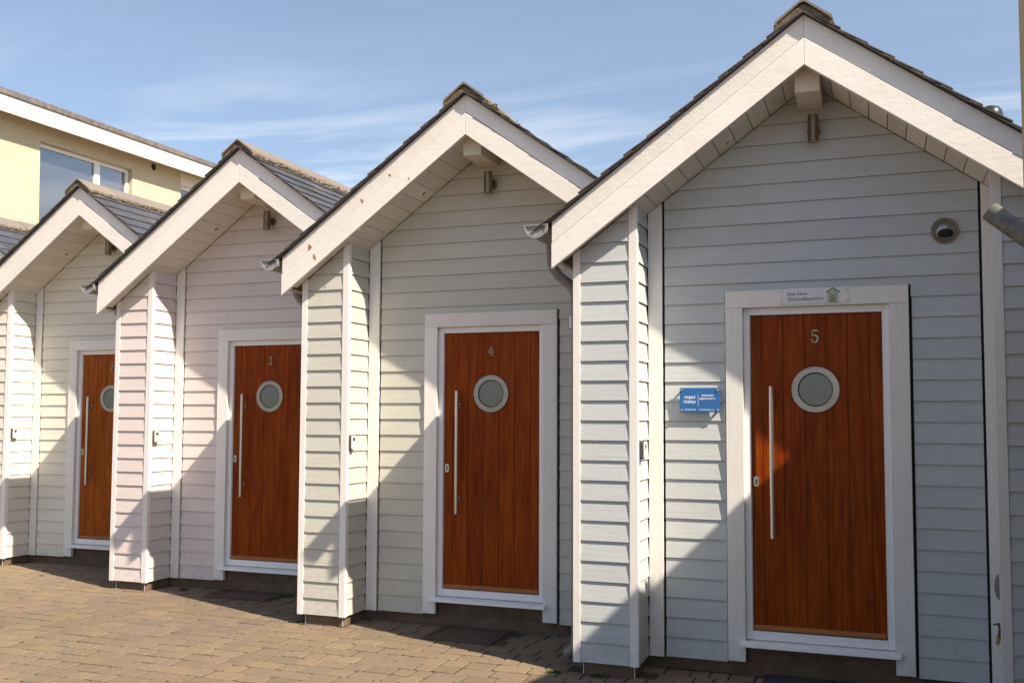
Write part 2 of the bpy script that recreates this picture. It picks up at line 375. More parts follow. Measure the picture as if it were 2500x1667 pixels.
# ------------------------------------------------------------------ mesh helpers
class MBld:
    def __init__(s):
        s.v = []; s.f = []; s.mi = []
    def add(s, vs, fs, mi=0):
        o = len(s.v)
        s.v += [tuple(p) for p in vs]
        for f in fs:
            s.f.append(tuple(i + o for i in f)); s.mi.append(mi)
    def box(s, x0, y0, z0, x1, y1, z1, mi=0):
        v = [(x0, y0, z0), (x1, y0, z0), (x1, y1, z0), (x0, y1, z0), (x0, y0, z1), (x1, y0, z1), (x1, y1, z1), (x0, y1, z1)]
        s.add(v, [(3, 2, 1, 0), (4, 5, 6, 7), (0, 1, 5, 4), (1, 2, 6, 5), (2, 3, 7, 6), (3, 0, 4, 7)], mi)
        return s
    def prism(s, pa, pb, mi=0):
        """two matching outlines joined by sides"""
        n = len(pa)
        s.add(list(pa) + list(pb), [tuple(range(n))[::-1], tuple(range(n, 2 * n))] +
              [(i, (i + 1) % n, n + (i + 1) % n, n + i) for i in range(n)], mi)
        return s
    def tube(s, path, r, seg=16, caps=True, mi=0, r_in=None):
        path = [Vector(p) for p in path]
        rings = []
        for i, p in enumerate(path):
            if i == 0: d = path[1] - p
            elif i == len(path) - 1: d = p - path[-2]
            else: d = (path[i + 1] - p).normalized() + (p - path[i - 1]).normalized()
            d.normalize()
            a = Vector((0, 1, 0)) if abs(d.y) < 0.9 else Vector((1, 0, 0))
            u = d.cross(a).normalized(); w = d.cross(u).normalized()
            rr = r[i] if isinstance(r, (list, tuple)) else r
            rings.append([p + (u * math.cos(t) + w * math.sin(t)) * rr for t in [2 * math.pi * k / seg for k in range(seg)]])
        vs = [q for rg in rings for q in rg]; fs = []
        for i in range(len(path) - 1):
            for k in range(seg):
                k2 = (k + 1) % seg
                fs.append((i * seg + k, (i + 1) * seg + k, (i + 1) * seg + k2, i * seg + k2))
        if caps:
            fs.append(tuple(range(seg))); fs.append(tuple(range((len(path) - 1) * seg, len(path) * seg))[::-1])
        s.add(vs, fs, mi)
        return s
    def mesh(s, name, smooth=False, bevel=0.0, tint=None):
        me = bpy.data.meshes.new(name)
        me.from_pydata(s.v, [], s.f)
        me.polygons.foreach_set('material_index', s.mi)
        if tint is not None:
            ca = me.color_attributes.new('tint', 'FLOAT_COLOR', 'CORNER')
            arr = []
            for p, mi in zip(me.polygons, range(len(me.polygons))):
                c = tint[mi] if isinstance(tint, list) else tint
                arr += [c[0], c[1], c[2], 1.0] * p.loop_total
            ca.data.foreach_set('color', arr)
        me.update()
        import bmesh
        bm = bmesh.new(); bm.from_mesh(me)
        bmesh.ops.recalc_face_normals(bm, faces=bm.faces)
        if bevel:
            ed = [e for e in bm.edges if len(e.link_faces) == 2 and e.calc_face_angle(0) > 0.6]
            bmesh.ops.bevel(bm, geom=ed, offset=bevel, segments=2, profile=0.6, affect='EDGES', clamp_overlap=True)
        if smooth:
            for f in bm.faces: f.smooth = True
            for e in bm.edges:
                if len(e.link_faces) == 2 and e.calc_face_angle(0) > 0.7: e.smooth = False
        bm.to_mesh(me); bm.free()
        return me

def link(name, me, mats, parent=None, loc=(0, 0, 0), rot=(0, 0, 0)):
    o = bpy.data.objects.new(name, me)
    COL.objects.link(o)
    if not isinstance(mats, (list, tuple)): mats = [mats]
    if me is not None:
        while len(me.materials) < len(mats): me.materials.append(None)
        for i, mm in enumerate(mats):
            o.material_slots[i].link = 'OBJECT'
            o.material_slots[i].material = mm
    o.location = loc; o.rotation_euler = rot
    if parent: o.parent = parent
    return o

def thing(name, label, cat, loc, group=None, rotz=0):
    o = bpy.data.objects.new(name, None)
    o.empty_display_size = 0.2
    COL.objects.link(o)
    o.location = loc; o.rotation_euler = (0, 0, rotz)
    tag(o, label, cat, group)
    return o
def tag(o, label, cat, group=None):
    o['label'] = label; o['category'] = cat
    if group: o['group'] = group
    return o
def struct(o, kind='structure'):
    o['kind'] = kind
    return o

CACHE = {}
def cached(key, fn):
    if key not in CACHE: CACHE[key] = fn()
    return CACHE[key]

def text_mesh(body, size, ext=0.0004, align='LEFT', name='lettering', shear=0, spacing=1.0, off=0.0, resol=3):
    cu = bpy.data.curves.new('t', 'FONT')
    cu.body = body; cu.size = size; cu.extrude = ext; cu.align_x = align; cu.shear = shear; cu.space_character = spacing
    cu.offset = off; cu.resolution_u = resol
    ob = bpy.data.objects.new('t', cu)
    COL.objects.link(ob)
    dg = bpy.context.evaluated_depsgraph_get()
    me = bpy.data.meshes.new_from_object(ob.evaluated_get(dg))
    bpy.data.objects.remove(ob); bpy.data.curves.remove(cu)
    me.name = name
    me.materials.clear()
    # lettering lies in xy: stand it up facing -y
    me.transform(Matrix.Rotation(R(90), 4, 'X'))
    return me

# ------------------------------------------------------------------ hut geometry (hut-local, x along the row, y into the hut)
AX = 1.503; SLP = 0.7266; TH = math.atan(SLP)
EX = -0.107
RX = 2 * AX - EX
APT = 4.034
def zt(x): return APT - SLP * abs(x - AX)              # top edge of upper bargeboard
def zs(x): return 3.760 - SLP * abs(x - AX)            # underside of soffit
W_P, D = 0.431, 0.352
BH = 0.1303
HUTY = [0, 0, 0, 0, 0]
HX = {5: (0, 0), 4: (-2.520, 0.678), 3: (-5.081, 1.396), 2: (-7.623, 2.089), 1: (-10.15, 2.78)}
HNAME = {1: 'straw-coloured', 2: 'cream', 3: 'pale pink', 4: 'sage green', 5: 'pale blue-grey'}
DEPTH = 5.2
LIFT = (0, 0, -GZ)

def clip(poly, a, b, c):
    """keep a*x+b*z<=c"""
    res = []
    n = len(poly)
    for i in range(n):
        p, q = poly[i], poly[(i + 1) % n]
        dp, dq = a * p[0] + b * p[1] - c, a * q[0] + b * q[1] - c
        if dp <= 0: res.append(p)
        if dp * dq < 0:
            t = dp / (dp - dq); res.append((p[0] + t * (q[0] - p[0]), p[1] + t * (q[1] - p[1])))
    return res

LIP, TOPY, BACKY = 0.0020, 0.0130, 0.026
def board_poly(x0, x1, k, gable=True, zmax=None):
    z0 = k * BH - 0.003; z1 = z0 + BH + 0.004
    p = [(x0, z0), (x1, z0), (x1, z1), (x0, z1)]
    if gable:
        p = clip(p, -SLP, 1, 3.756 - SLP * AX)     # left slope: z - SLP x <= 3.76 - SLP AX
        if len(p) > 2: p = clip(p, SLP, 1, 3.756 + SLP * AX)
    if zmax is not None and len(p) > 2: p = clip(p, 0, 1, zmax)
    return p, z0, z1
def board_mesh(axis, base, sgn, a0, a1, k, gable=True, zmax=None):
    """axis 'x': board runs along x, faces -y at y=base ; axis 'y': runs along y, faces sgn*x at x=base"""
    p, z0, z1 = board_poly(a0, a1, k, gable, zmax)
    if len(p) < 3 or max(q[1] for q in p) - min(q[1] for q in p) < 0.006: return None
    b = MBld(); fr = []; bk = []
    for (a, z) in p:
        t = (z - z0) / (z1 - z0)
        d = LIP + (TOPY - LIP) * t
        if axis == 'x': fr.append((a, base + d, z)); bk.append((a, base + BACKY, z))
        else: fr.append((base - sgn * d, a, z)); bk.append((base - sgn * BACKY, a, z))
    b.prism(fr, bk)
    # the face under the lap holds grime
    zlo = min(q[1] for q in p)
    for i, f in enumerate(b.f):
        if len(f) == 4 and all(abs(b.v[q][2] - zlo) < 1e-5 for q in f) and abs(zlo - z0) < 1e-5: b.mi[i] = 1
    return b.mesh('weatherboard')

def slab_x(x0, x1, y0, y1, ztf, zbf):
    """piece with outline between two height functions at x0,x1 (used for slanted boards)"""
    pa = [(x0, y0, zbf(x0)), (x1, y0, zbf(x1)), (x1, y0, ztf(x1)), (x0, y0, ztf(x0))]
    pb = [(x, y1, z) for x, y, z in pa]
    return MBld().prism(pa, pb)

def slope_box(side, s0, s1, y0, y1, h0a, h0b, th):
    """box on the roof slope; s = horizontal distance from the apex, h = height above the barge top line"""
    def pt(s, h):
        x = AX + side * s
        return (x + side * h * math.sin(TH), zt(x) + h * math.cos(TH))
    a = pt(s0, h0a); b = pt(s1, h0b); c = pt(s1, h0b + th); d = pt(s0, h0a + th)
    return [(p[0], y0, p[1]) for p in (a, b, c, d)], [(p[0], y1, p[1]) for p in (a, b, c, d)]

def ribbon(pts, w, y0, y1):
    """flat stroke of given widths drawn in xz"""
    b = MBld()
    P = [Vector((p[0], p[1])) for p in pts]
    Lf, Rt = [], []
    for i, p in enumerate(P):
        d = (P[min(i + 1, len(P) - 1)] - P[max(i - 1, 0)]).normalized()
        n = Vector((-d.y, d.x)); ww = w[i] if isinstance(w, (list, tuple)) else w
        Lf.append(p + n * ww / 2); Rt.append(p - n * ww / 2)
    for i in range(len(P) - 1):
        q = [Lf[i], Lf[i + 1], Rt[i + 1], Rt[i]]
        b.prism([(v.x, y0, v.y) for v in q], [(v.x, y1, v.y) for v in q])
    return b
def arc(cx, cz, rx, rz, a0, a1, n=14):
    return [(cx + rx * math.cos(R(a0 + (a1 - a0) * i / n)), cz + rz * math.sin(R(a0 + (a1 - a0) * i / n))) for i in range(n + 1)]

def numeral(dg):
    """serif house numerals 82 mm high, lower left at 0,0"""
    b = MBld(); y0, y1 = -0.004, 0.004
    def add(pts, w):
        r = ribbon(pts, w, y0, y1); b.add(r.v, r.f)
    if dg == 5:
        add([(0.009, 0.080), (0.042, 0.080)], 0.010); add([(0.042, 0.0795), (0.046, 0.072)], 0.005)
        add([(0.010, 0.080), (0.008, 0.046)], 0.006)
        p = arc(0.022, 0.027, 0.019, 0.024, 140, -150, 20); add(p, [0.005 + 0.007 * math.sin(math.pi * i / 20) for i in range(21)])
        add(arc(0.0075, 0.0175, 0.0035, 0.0035, 0, 360, 10), 0.006)
    if dg == 4:
        add([(0.031, 0.080), (0.004, 0.028)], 0.0055); add([(0.002, 0.026), (0.046, 0.026)], 0.007)
        add([(0.032, 0.058), (0.032, 0.003)], 0.0095); add([(0.020, 0.003), (0.043, 0.003)], 0.005)
        add([(0.046, 0.032), (0.046, 0.020)], 0.004)
    if dg == 3:
        p = arc(0.021, 0.060, 0.016, 0.019, 160, -80, 16); add(p, [0.004 + 0.006 * math.sin(math.pi * i / 16) for i in range(17)])
        p = arc(0.021, 0.022, 0.019, 0.021, 85, -160, 18); add(p, [0.004 + 0.007 * math.sin(math.pi * i / 18) for i in range(19)])
        add(arc(0.008, 0.064, 0.003, 0.003, 0, 360, 10), 0.006); add(arc(0.006, 0.018, 0.003, 0.003, 0, 360, 10), 0.006)
        add([(0.012, 0.0425), (0.026, 0.0425)], 0.005)
    if dg == 2:
        add(arc(0.021, 0.058, 0.017, 0.021, 170, -30, 14), 0.008); add([(0.034, 0.047), (0.006, 0.006)], 0.008)
        add([(0.004, 0.005), (0.040, 0.005)], 0.009)
    if dg == 1:
        add([(0.022, 0.080), (0.022, 0.003)], 0.009); add([(0.010, 0.003), (0.034, 0.003)], 0.005); add([(0.012, 0.070), (0.022, 0.080)], 0.005)
    return b.mesh('numeral')

SL_EXP = 0.187 * math.cos(TH)     # horizontal exposure of a slate course
SL_COLS = [(0.056, 0.065, 0.092), (0.062, 0.070, 0.096), (0.050, 0.059, 0.084), (0.066, 0.068, 0.084), (0.060, 0.060, 0.070)]

def build_roof_slates(root, n):
    rr = random.Random(40 + n)
    individual = 0
    left = MBld(); lt = []
    for side in (1, -1):
        smax = AX - EX + 0.10
        ncourse = int(math.ceil((smax - 0.05) / SL_EXP))
        for j in range(ncourse):
            s1 = smax - j * SL_EXP                      # lower edge
            s0 = max(s1 - SL_EXP - 0.055, 0.012)
            if s1 < 0.1: continue
            yw = 0.30
            y = -0.182 + rr.uniform(-0.005, 0.003)
            first = True
            i = 0
            while y < DEPTH - 0.02:
                w = yw if not (first and j % 2) else yw * 0.5
                y2 = min(y + w, DEPTH)
                b = MBld()
                dz = rr.uniform(0, 0.003); dj = rr.uniform(-0.005, 0.005)
                pa, pb = slope_box(side, s0, s1 + dj, y + 0.0025, y2 - 0.0025, 0.005, 0.019 + dz, 0.0075)
                b.prism(pa, pb)
                # lower edge and front verge edge carry lichen
                b.mi = [1 if fi in (3,) or (fi == 0 and first) or (fi == 1 and False) else 0 for fi in range(len(b.f))]
                tint = rr.choice(SL_COLS); k = rr.uniform(0.9, 1.12); tint = tuple(c * k for c in tint)
                show = first or (side == 1 and n in (1, 2, 3) and i < 8)
                if show and individual < 290:
                    me = b.mesh('roof_slate', tint=tint)
                    link('roof_slate', me, [M_SLATE, M_SLATE_EDGE], root, LIFT)
                    individual += 1
                else:
                    o = len(left.v); left.v += b.v
                    for f, mi in zip(b.f, b.mi):
                        left.f.append(tuple(q + o for q in f)); left.mi.append(mi); lt.append(tint)
                y = y2; first = False; i += 1
        # undercloak: a thin strip of slate under the verge, in lengths
        j = 0; s = smax - 0.03
        while s > 0.05:
            s_up = max(s - 0.24, 0.01)
            b = MBld(); pa, pb = slope_box(side, s_up, s - 0.004, -0.177 + rr.uniform(-0.004, 0.003), -0.02, 0.0015, 0.0035, 0.006)
            b.prism(pa, pb)
            me = b.mesh('undercloak_slate', tint=(0.05, 0.045, 0.045))
            link('undercloak_slate', me, M_SLATE, root, LIFT)
            s -= 0.24
    o = link('field_slates', left.mesh('field_slates', tint=lt), [M_SLATE, M_SLATE_EDGE], root, LIFT)
    o['kind'] = 'stuff'

def build_ridge(root, n):
    rr = random.Random(77 + n)
    HW = 0.166
    tz = APT + 0.082
    def cap_section(x_in, drop):
        return [(AX - x_in, tz - drop - SLP * x_in * 0.98), (AX, tz - drop), (AX + x_in, tz - drop - SLP * x_in * 0.98)]
    y = -0.192
    while y < DEPTH:
        ln = 0.452
        yy = rr.uniform(-0.002, 0.003)
        b = MBld()
        o_ = [(AX - HW - 0.004, tz - SLP * HW - 0.022 + yy), (AX - HW, tz - SLP * HW + yy), (AX - 0.022, tz - 0.014 + yy), (AX, tz + yy), (AX + 0.022, tz - 0.014 + yy), (AX + HW, tz - SLP * HW + yy), (AX + HW + 0.004, tz - SLP * HW - 0.022 + yy)]
        i_ = [(AX + HW - 0.010, tz - SLP * HW - 0.020), (AX, tz - 0.020), (AX - HW + 0.010, tz - SLP * HW - 0.020)]
        pts = o_ + i_
        b.prism([(p[0], y, p[1]) for p in pts], [(p[0], y + ln - 0.004, p[1]) for p in pts])
        # two part prism is concave: split into quads instead
        b = MBld()
        inn = [(AX - HW + 0.008, tz - SLP * HW - 0.024), (AX - HW + 0.012, tz - SLP * HW - 0.012), (AX - 0.02, tz - 0.028), (AX, tz - 0.020), (AX + 0.02, tz - 0.028), (AX + HW - 0.012, tz - SLP * HW - 0.012), (AX + HW - 0.008, tz - SLP * HW - 0.024)]
        no = len(o_)
        vs = []
        for yv in (y, y + ln - 0.004):
            vs += [(p[0], yv, p[1]) for p in o_] + [(p[0], yv, p[1]) for p in inn]
        st = 2 * no; fs = []
        for k in range(no - 1):
            fs.append((k, k + 1, st + k + 1, st + k))
            fs.append((no + k, st + no + k, st + no + k + 1, no + k + 1))
            fs.append((k, no + k, no + k + 1, k + 1))
            fs.append((st + k, st + k + 1, st + no + k + 1, st + no + k))
        fs.append((0, st, st + no, no)); fs.append((no - 1, 2 * no - 1, st + 2 * no - 1, st + no - 1))
        b.add(vs, fs)
        link('ridge_tile', b.mesh('ridge_tile'), M_RIDGE, root, LIFT)
        y += ln
    # mortar bed: uneven bulging fillet under the tiles, moss tufts on it
    b = MBld(); ring = []
    ny = int((DEPTH + 0.19) / 0.022)
    sec = 9
    for iy in range(ny + 1):
        yv = -0.180 + (DEPTH + 0.17) * iy / ny
        pts = []
        for side in (-1, 1):
            rng = range(sec) if side == -1 else range(sec - 1, -1, -1)
            for k in rng:
                t = k / (sec - 1)                         # 0 bottom, 1 top, on the outer flank
                s = HW - 0.004 + (0.012 * math.sin(math.pi * t))
                ns = noise.noise(Vector((yv * 14, k * 0.9 + side * 5, n * 3.1))) * 0.014 + noise.noise(Vector((yv * 45, k * 2.0, n + side))) * 0.008
                if iy == 0: ns *= 0.4
                s += ns
                x = AX + side * s
                zlo = zt(x) + 0.020; zhi = tz - SLP * HW - 0.006
                pts.append((x, yv, zlo + (zhi - zlo) * t))
            if side == -1:
                pts.append((AX, yv, tz - 0.030))
        # underside
        pts.append((AX, yv, APT + 0.004))
        ring.append(pts)
    m_ = len(ring[0])
    vs = [p for r0 in ring for p in r0]; fs = []
    for i in range(ny):
        for k in range(m_):
            k2 = (k + 1) % m_
            fs.append((i * m_ + k, i * m_ + k2, (i + 1) * m_ + k2, (i + 1) * m_ + k))
    # front end: two slanting halves
    top = sec; bot = m_ - 1
    fs.append(tuple([bot] + list(range(0, sec)) + [top]))
    fs.append(tuple([bot, top] + list(range(sec + 1, m_ - 1))))
    b.add(vs, fs)
    link('mortar_bed', b.mesh('mortar_bed', smooth=True), M_MORTAR, root, LIFT)
    b = MBld()
    for q in range(900):
        yv = rr.uniform(-0.12, DEPTH); side = rr.choice((-1, 1))
        if noise.noise(Vector((yv * 1.7, side * 3, n * 7.0))) < -0.05: continue
        s = HW + rr.uniform(-0.012, 0.016); x = AX + side * s; z = tz - SLP * HW - rr.uniform(0.004, 0.055)
        rd = rr.uniform(0.004, 0.013)
        vs = []
        for k in range(5):
            a = k * 1.2566 + rr.random()
            vs.append((x + side * 0.003, yv + math.cos(a) * rd, z + math.sin(a) * rd * 0.7))
        vs.append((x + side * rd * 0.9, yv, z + rd * 0.25)); vs.append((x - side * rd, yv, z))
        b.add(vs, [(k, (k + 1) % 5, 5) for k in range(5)] + [((k + 1) % 5, k, 6) for k in range(5)])
    o = link('moss_tufts', b.mesh('moss_tufts', smooth=True), M_MOSS, root, LIFT)
    o['kind'] = 'stuff'

def build_hut(n):
    hx, hy = HX[n]
    last = (n == 5)
    lab = {5: 'pale blue-grey clapboard beach hut with door number 5, nearest the camera',
           4: 'sage green clapboard beach hut with door number 4 and flaked paint on its bargeboard',
           3: 'pale pink clapboard beach hut with door number 3',
           2: 'cream clapboard beach hut partly hidden behind the pink hut',
           1: 'beach hut at the far left of which only slates and ridge show'}[n]
    root = thing('beach_hut', lab, 'beach hut', (hx, hy, GZ), 'row of gabled beach huts')
    PM = MB[n]
    M_DOOR = M_DOOR_PALE if n == 2 else M_DOOR_STD
    def P(name, key, fn, mat, parent=None, **kw):
        me = cached(key, fn)
        if me is None: return None
        o = link(name, me, mat, parent or root, LIFT if parent is None else (0, 0, 0), **kw)
        return o
    GR = M_GRIME
    def bx(name, mat, x0, y0, z0, x1, y1, z1, bev=0.002, parent=None):
        key = (name, x0, y0, z0, x1, y1, z1)
        return P(name, key, lambda: MBld().box(x0, y0, z0, x1, y1, z1).mesh(name, bevel=bev), mat, parent)
    # --- body behind the cladding
    xr = 3.01
    def body():
        b = MBld()
        ye = 0.030
        def zz(x): return 3.80 - SLP * abs(x - AX)
        # piers and side walls as solids, recess wall set back
        b.box(0.012, ye, 0.004, W_P - 0.030, D + 0.03, 2.60)
        pa = [(0.012, D + 0.030, 0.004), (1.04, D + 0.030, 0.004), (1.04, D + 0.030, zz(1.04)), (0.012, D + 0.030, zz(0.012))]
        b.prism(pa, [(x, DEPTH - 0.1, z) for x, y, z in pa])
        pa = [(1.98, D + 0.030, 0.004), (xr - 0.012, D + 0.030, 0.004), (xr - 0.012, D + 0.030, zz(xr - 0.012)), (1.98, D + 0.030, zz(1.98))]
        b.prism(pa, [(x, DEPTH - 0.1, z) for x, y, z in pa])
        pa = [(1.04, D + 0.030, 2.30), (1.98, D + 0.030, 2.30), (1.98, D + 0.030, zz(1.98)), (AX, D + 0.030, zz(AX)), (1.04, D + 0.030, zz(1.04))]
        b.prism(pa, [(x, DEPTH - 0.1, z) for x, y, z in pa])
        b.box(1.04, D + 0.12, 0.004, 1.98, DEPTH - 0.1, 2.30)
        return b.mesh('wall_core')
    P('wall_core', 'core', body, M_BLACK)
    def pier_fill():
        b = MBld()
        pa = [(0.012, 0.03, 2.55), (W_P - 0.03, 0.03, 2.55), (W_P - 0.03, 0.03, zs(W_P - 0.03)), (0.012, 0.03, zs(0.012))]
        b.prism(pa, [(x, D + 0.028, z) for x, y, z in pa]); return b.mesh('pier_core')
    P('pier_core', 'pierfill', pier_fill, M_BLACK)
    if last:
        def rp():
            b = MBld()
            pa = [(2.60, 0.03, 0.004), (xr - 0.012, 0.03, 0.004), (xr - 0.012, 0.03, zs(xr - 0.012)), (2.60, 0.03, zs(2.60))]
            b.prism(pa, [(x, D + 0.028, z) for x, y, z in pa]); return b.mesh('pier_core')
        P('pier_core', 'pierR', rp, M_BLACK)
    # --- weatherboards
    nb = 30
    for k in range(nb):
        zmid = (k + 0.5) * BH
        # left pier front
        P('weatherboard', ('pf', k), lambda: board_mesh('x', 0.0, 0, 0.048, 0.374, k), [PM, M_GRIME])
        # left return (faces +x)
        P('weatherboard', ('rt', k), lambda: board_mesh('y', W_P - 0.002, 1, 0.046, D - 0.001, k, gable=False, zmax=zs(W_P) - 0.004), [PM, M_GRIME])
        # left side wall (faces -x)
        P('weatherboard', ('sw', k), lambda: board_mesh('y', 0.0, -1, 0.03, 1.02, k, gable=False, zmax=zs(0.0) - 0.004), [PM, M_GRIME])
        # recess wall
        zlow, zhigh = 0.0, 2.418
        if zmid + BH / 2 < zhigh + 0.0:
            P('weatherboard', ('ra', k), lambda: board_mesh('x', D, 0, 0.540, 0.942, k), [PM, M_GRIME])
            P('weatherboard', ('rb', k), lambda: board_mesh('x', D, 0, 2.098, 2.486, k), [PM, M_GRIME])
        elif zmid - BH / 2 < zhigh:
            P('weatherboard', ('ra', k), lambda: board_mesh('x', D, 0, 0.540, 0.9424, k), [PM, M_GRIME])
            P('weatherboard', ('rb', k), lambda: board_mesh('x', D, 0, 2.0926, 2.486, k), [PM, M_GRIME])
            def midb():
                p, z0, z1 = board_poly(0.9425, 2.0925, k)
                p = clip(p, 0, -1, -(zhigh + 0.003))
                if len(p) < 3: return None
                fr = []; bk = []
                for a, z in p:
                    d = LIP + (TOPY - LIP) * (z - z0) / (z1 - z0)
                    fr.append((a, D + d, z)); bk.append((a, D + BACKY, z))
                return MBld().prism(fr, bk).mesh('weatherboard')
            P('weatherboard', ('rm', k), midb, PM)
        else:
            P('weatherboard', ('rw', k), lambda: board_mesh('x', D, 0, 0.540, 2.486, k), [PM, M_GRIME])
        if last:
            P('weatherboard', ('pr', k), lambda: board_mesh('x', 0.0, 0, 2.578, xr - 0.048, k), [PM, M_GRIME])
    # --- vertical trims
    def trim(x0, x1, y0, y1, zb=-0.008):
        return lambda: slab_x(x0, x1, y0, y1, lambda x: zs(x) - 0.003, lambda x: zb).mesh('corner_trim', bevel=0.0025)
    P('corner_trim', 'tA', trim(-0.004, 0.0465, 0.0, 0.045), M_WHITE_V)
    P('corner_trim', 'tB', trim(0.3755, 0.4315, 0.0, 0.045), M_WHITE_V)
    P('corner_trim', 'tC', trim(W_P - 0.004, 0.524, D - 0.002, D + 0.026), M_WHITE_V)
    P('corner_trim', 'tR', trim(2.502, 2.60 if last else 2.53, D - 0.002, D + 0.026), M_WHITE_V)
    if last:
        P('corner_trim', 'tD', trim(2.520, 2.5765, 0.0, 0.045), M_WHITE_V)
        P('corner_trim', 'tE', trim(xr - 0.0465, xr + 0.004, 0.0, 0.045), M_WHITE_V)
        P('return_panel', 'tF', trim(2.566, 2.598, 0.0455, D - 0.0025), M_WHITE_V)
    # --- architrave, frame, sill
    y0 = D - 0.013
    bx('architrave', M_WHITE_V, 0.948, y0, 0.0075, 1.0598, D + 0.028, 2.3035)
    bx('architrave', M_WHITE_V, 1.9662, y0, 0.0075, 2.0785, D + 0.028, 2.3035)
    bx('architrave', M_WHITE_H, 0.948, y0 - 0.0015, 2.3045, 2.0785, D + 0.028, 2.4175)
    door = thing('door', 'x', 'x', (0, 0, -GZ)); door.parent = root
    for kk in ('label', 'category'):
        del door[kk]
    def frame():
        b = MBld(); ya, yb = D + 0.024, D + 0.09
        b.box(1.0605, ya, 0.1475, 1.1000, yb, 2.3030)
        b.box(1.9255, ya, 0.1475, 1.9655, yb, 2.3030)
        b.box(1.1002, ya, 2.2570, 1.9253, yb, 2.3030)
        b.box(1.1002, ya, 0.1475, 1.9253, yb, 0.2045)
        # stepped inner bead
        b.box(1.1002, ya + 0.010, 0.2047, 1.1045, yb, 2.2568)
        b.box(1.9210, ya + 0.010, 0.2047, 1.9253, yb, 2.2568)
        return b.mesh('door_frame', bevel=0.004)
    P('door_frame', 'frame', frame, M_UPVC)
    def sill():
        b = MBld()
        prof = [(D + 0.09, 0.146), (D - 0.035, 0.140), (D - 0.055, 0.134), (D - 0.058, 0.110), (D - 0.020, 0.106), (D + 0.09, 0.106)]
        pa = [(1.028, y, z) for y, z in prof]; pb = [(1.998, y, z) for y, z in prof]
        b.prism(pa, pb); return b.mesh('door_sill', bevel=0.003)
    P('door_sill', 'sill', sill, M_UPVC)
    # leaf: planks with recessed grooves
    yl = D + 0.043
    bx('leaf_core', M_GROOVE, 1.106, yl + 0.006, 0.207, 1.920, yl + 0.04, 2.2555, parent=door)
    gx = [1.1055, 1.177, 1.311, 1.444, 1.580, 1.712, 1.845, 1.9205]
    for i in range(7):
        bx('door_plank', M_DOOR, gx[i] + (0.0016 if i else 0), yl, 0.2065, gx[i + 1] - (0.0016 if i < 6 else 0), yl + 0.0055, 2.2560, bev=0.0016, parent=door)
    def bar():
        prof = [(yl - 0.0005, 0.243), (yl - 0.010, 0.238), (yl - 0.020, 0.222), (yl - 0.020, 0.212), (yl - 0.0005, 0.212)]
        return MBld().prism([(1.112, y, z) for y, z in prof], [(1.914, y, z) for y, z in prof]).mesh('weather_bar', bevel=0.001)
    P('weather_bar', 'wbar', bar, M_DOORBAR, door)
    # porthole
    def ring(ri, ro, y_f, y_b, seg=64, bev=0.004):
        b = MBld(); cx, cz = 1.512, 1.765
        prof = [(ri, y_b), (ri, y_f + bev), (ri + bev, y_f), (ro - bev, y_f), (ro, y_f + bev), (ro, y_b)]
        vs = []; fs = []; q = len(prof)
        for s in range(seg):
            a = 2 * math.pi * s / seg
            vs += [(cx + r * math.cos(a), y, cz + r * math.sin(a)) for r, y in prof]
        for s in range(seg):
            s2 = (s + 1) % seg
            for k in range(q - 1):
                fs.append((s * q + k, s * q + k + 1, s2 * q + k + 1, s2 * q + k))
        b.add(vs, fs); return b.mesh('porthole_ring', smooth=True)
    P('porthole_ring', 'ring', lambda: ring(0.107, 0.151, yl - 0.010, yl + 0.0), M_STEEL2, door)
    def disc():
        b = MBld(); cx, cz = 1.512, 1.765
        pa = [(cx + 0.109 * math.cos(2 * math.pi * k / 48), yl - 0.0022, cz + 0.109 * math.sin(2 * math.pi * k / 48)) for k in range(48)]
        b.prism(pa, [(x, yl - 0.0008, z) for x, y, z in pa]); return b.mesh('porthole_glass')
    P('porthole_glass', 'disc', disc, M_FROST, door)
    P('porthole_seal', 'seal', lambda: ring(0.1025, 0.1068, yl - 0.0045, yl - 0.001, bev=0.001), M_RUBBER, door)
    P('numeral', ('num', n), lambda: numeral(n), M_NUM, door).location = (1.489, yl - 0.0045, 2.067)
    yh = yl - 0.058
    P('handle_bar', 'hb', lambda: MBld().tube([(1.2385, yh, 0.806), (1.2385, yh, 1.786)], 0.0155, 24).mesh('handle_bar', smooth=True, bevel=0.0), M_STEEL, door)
    for z in (1.672, 0.925):
        P('handle_post', ('hp', z), lambda: MBld().tube([(1.2385, yh + 0.012, z), (1.2385, yl - 0.006, z), (1.2385, yl - 0.006, z), (1.2385, yl, z)], [0.009, 0.009, 0.016, 0.016], 18).mesh('handle_post', smooth=True), M_STEEL2, door)
    def lock():
        b = MBld(); cx, cz = 1.134, 1.165
        o = arc(cx, cz + 0.018, 0.0175, 0.0175, 0, 180, 12) + arc(cx, cz - 0.018, 0.0175, 0.0175, 180, 360, 12)
        b.prism([(x, yl - 0.010, z) for x, z in o], [(x, yl, z) for x, z in o])
        return b.mesh('lock_escutcheon', bevel=0.003)
    lk = P('lock_escutcheon', 'lock', lock, M_STEEL, door)
    def keyhole():
        b = MBld(); cx, cz = 1.134, 1.165
        o = arc(cx, cz + 0.008, 0.009, 0.009, 0, 180, 10) + [(cx - 0.006, cz), (cx - 0.006, cz - 0.020), (cx + 0.006, cz - 0.020), (cx + 0.006, cz)]
        b.prism([(x, yl - 0.0125, z) for x, z in o], [(x, yl - 0.0102, z) for x, z in o]); return b.mesh('lock_cylinder')
    P('lock_cylinder', 'keyh', keyhole, M_BRONZE, door)
    # --- plinths
    bx('plinth', M_PLINTH, 0.060, 0.030, GZ, 0.400, D + 0.05, 0.003, bev=0.0)
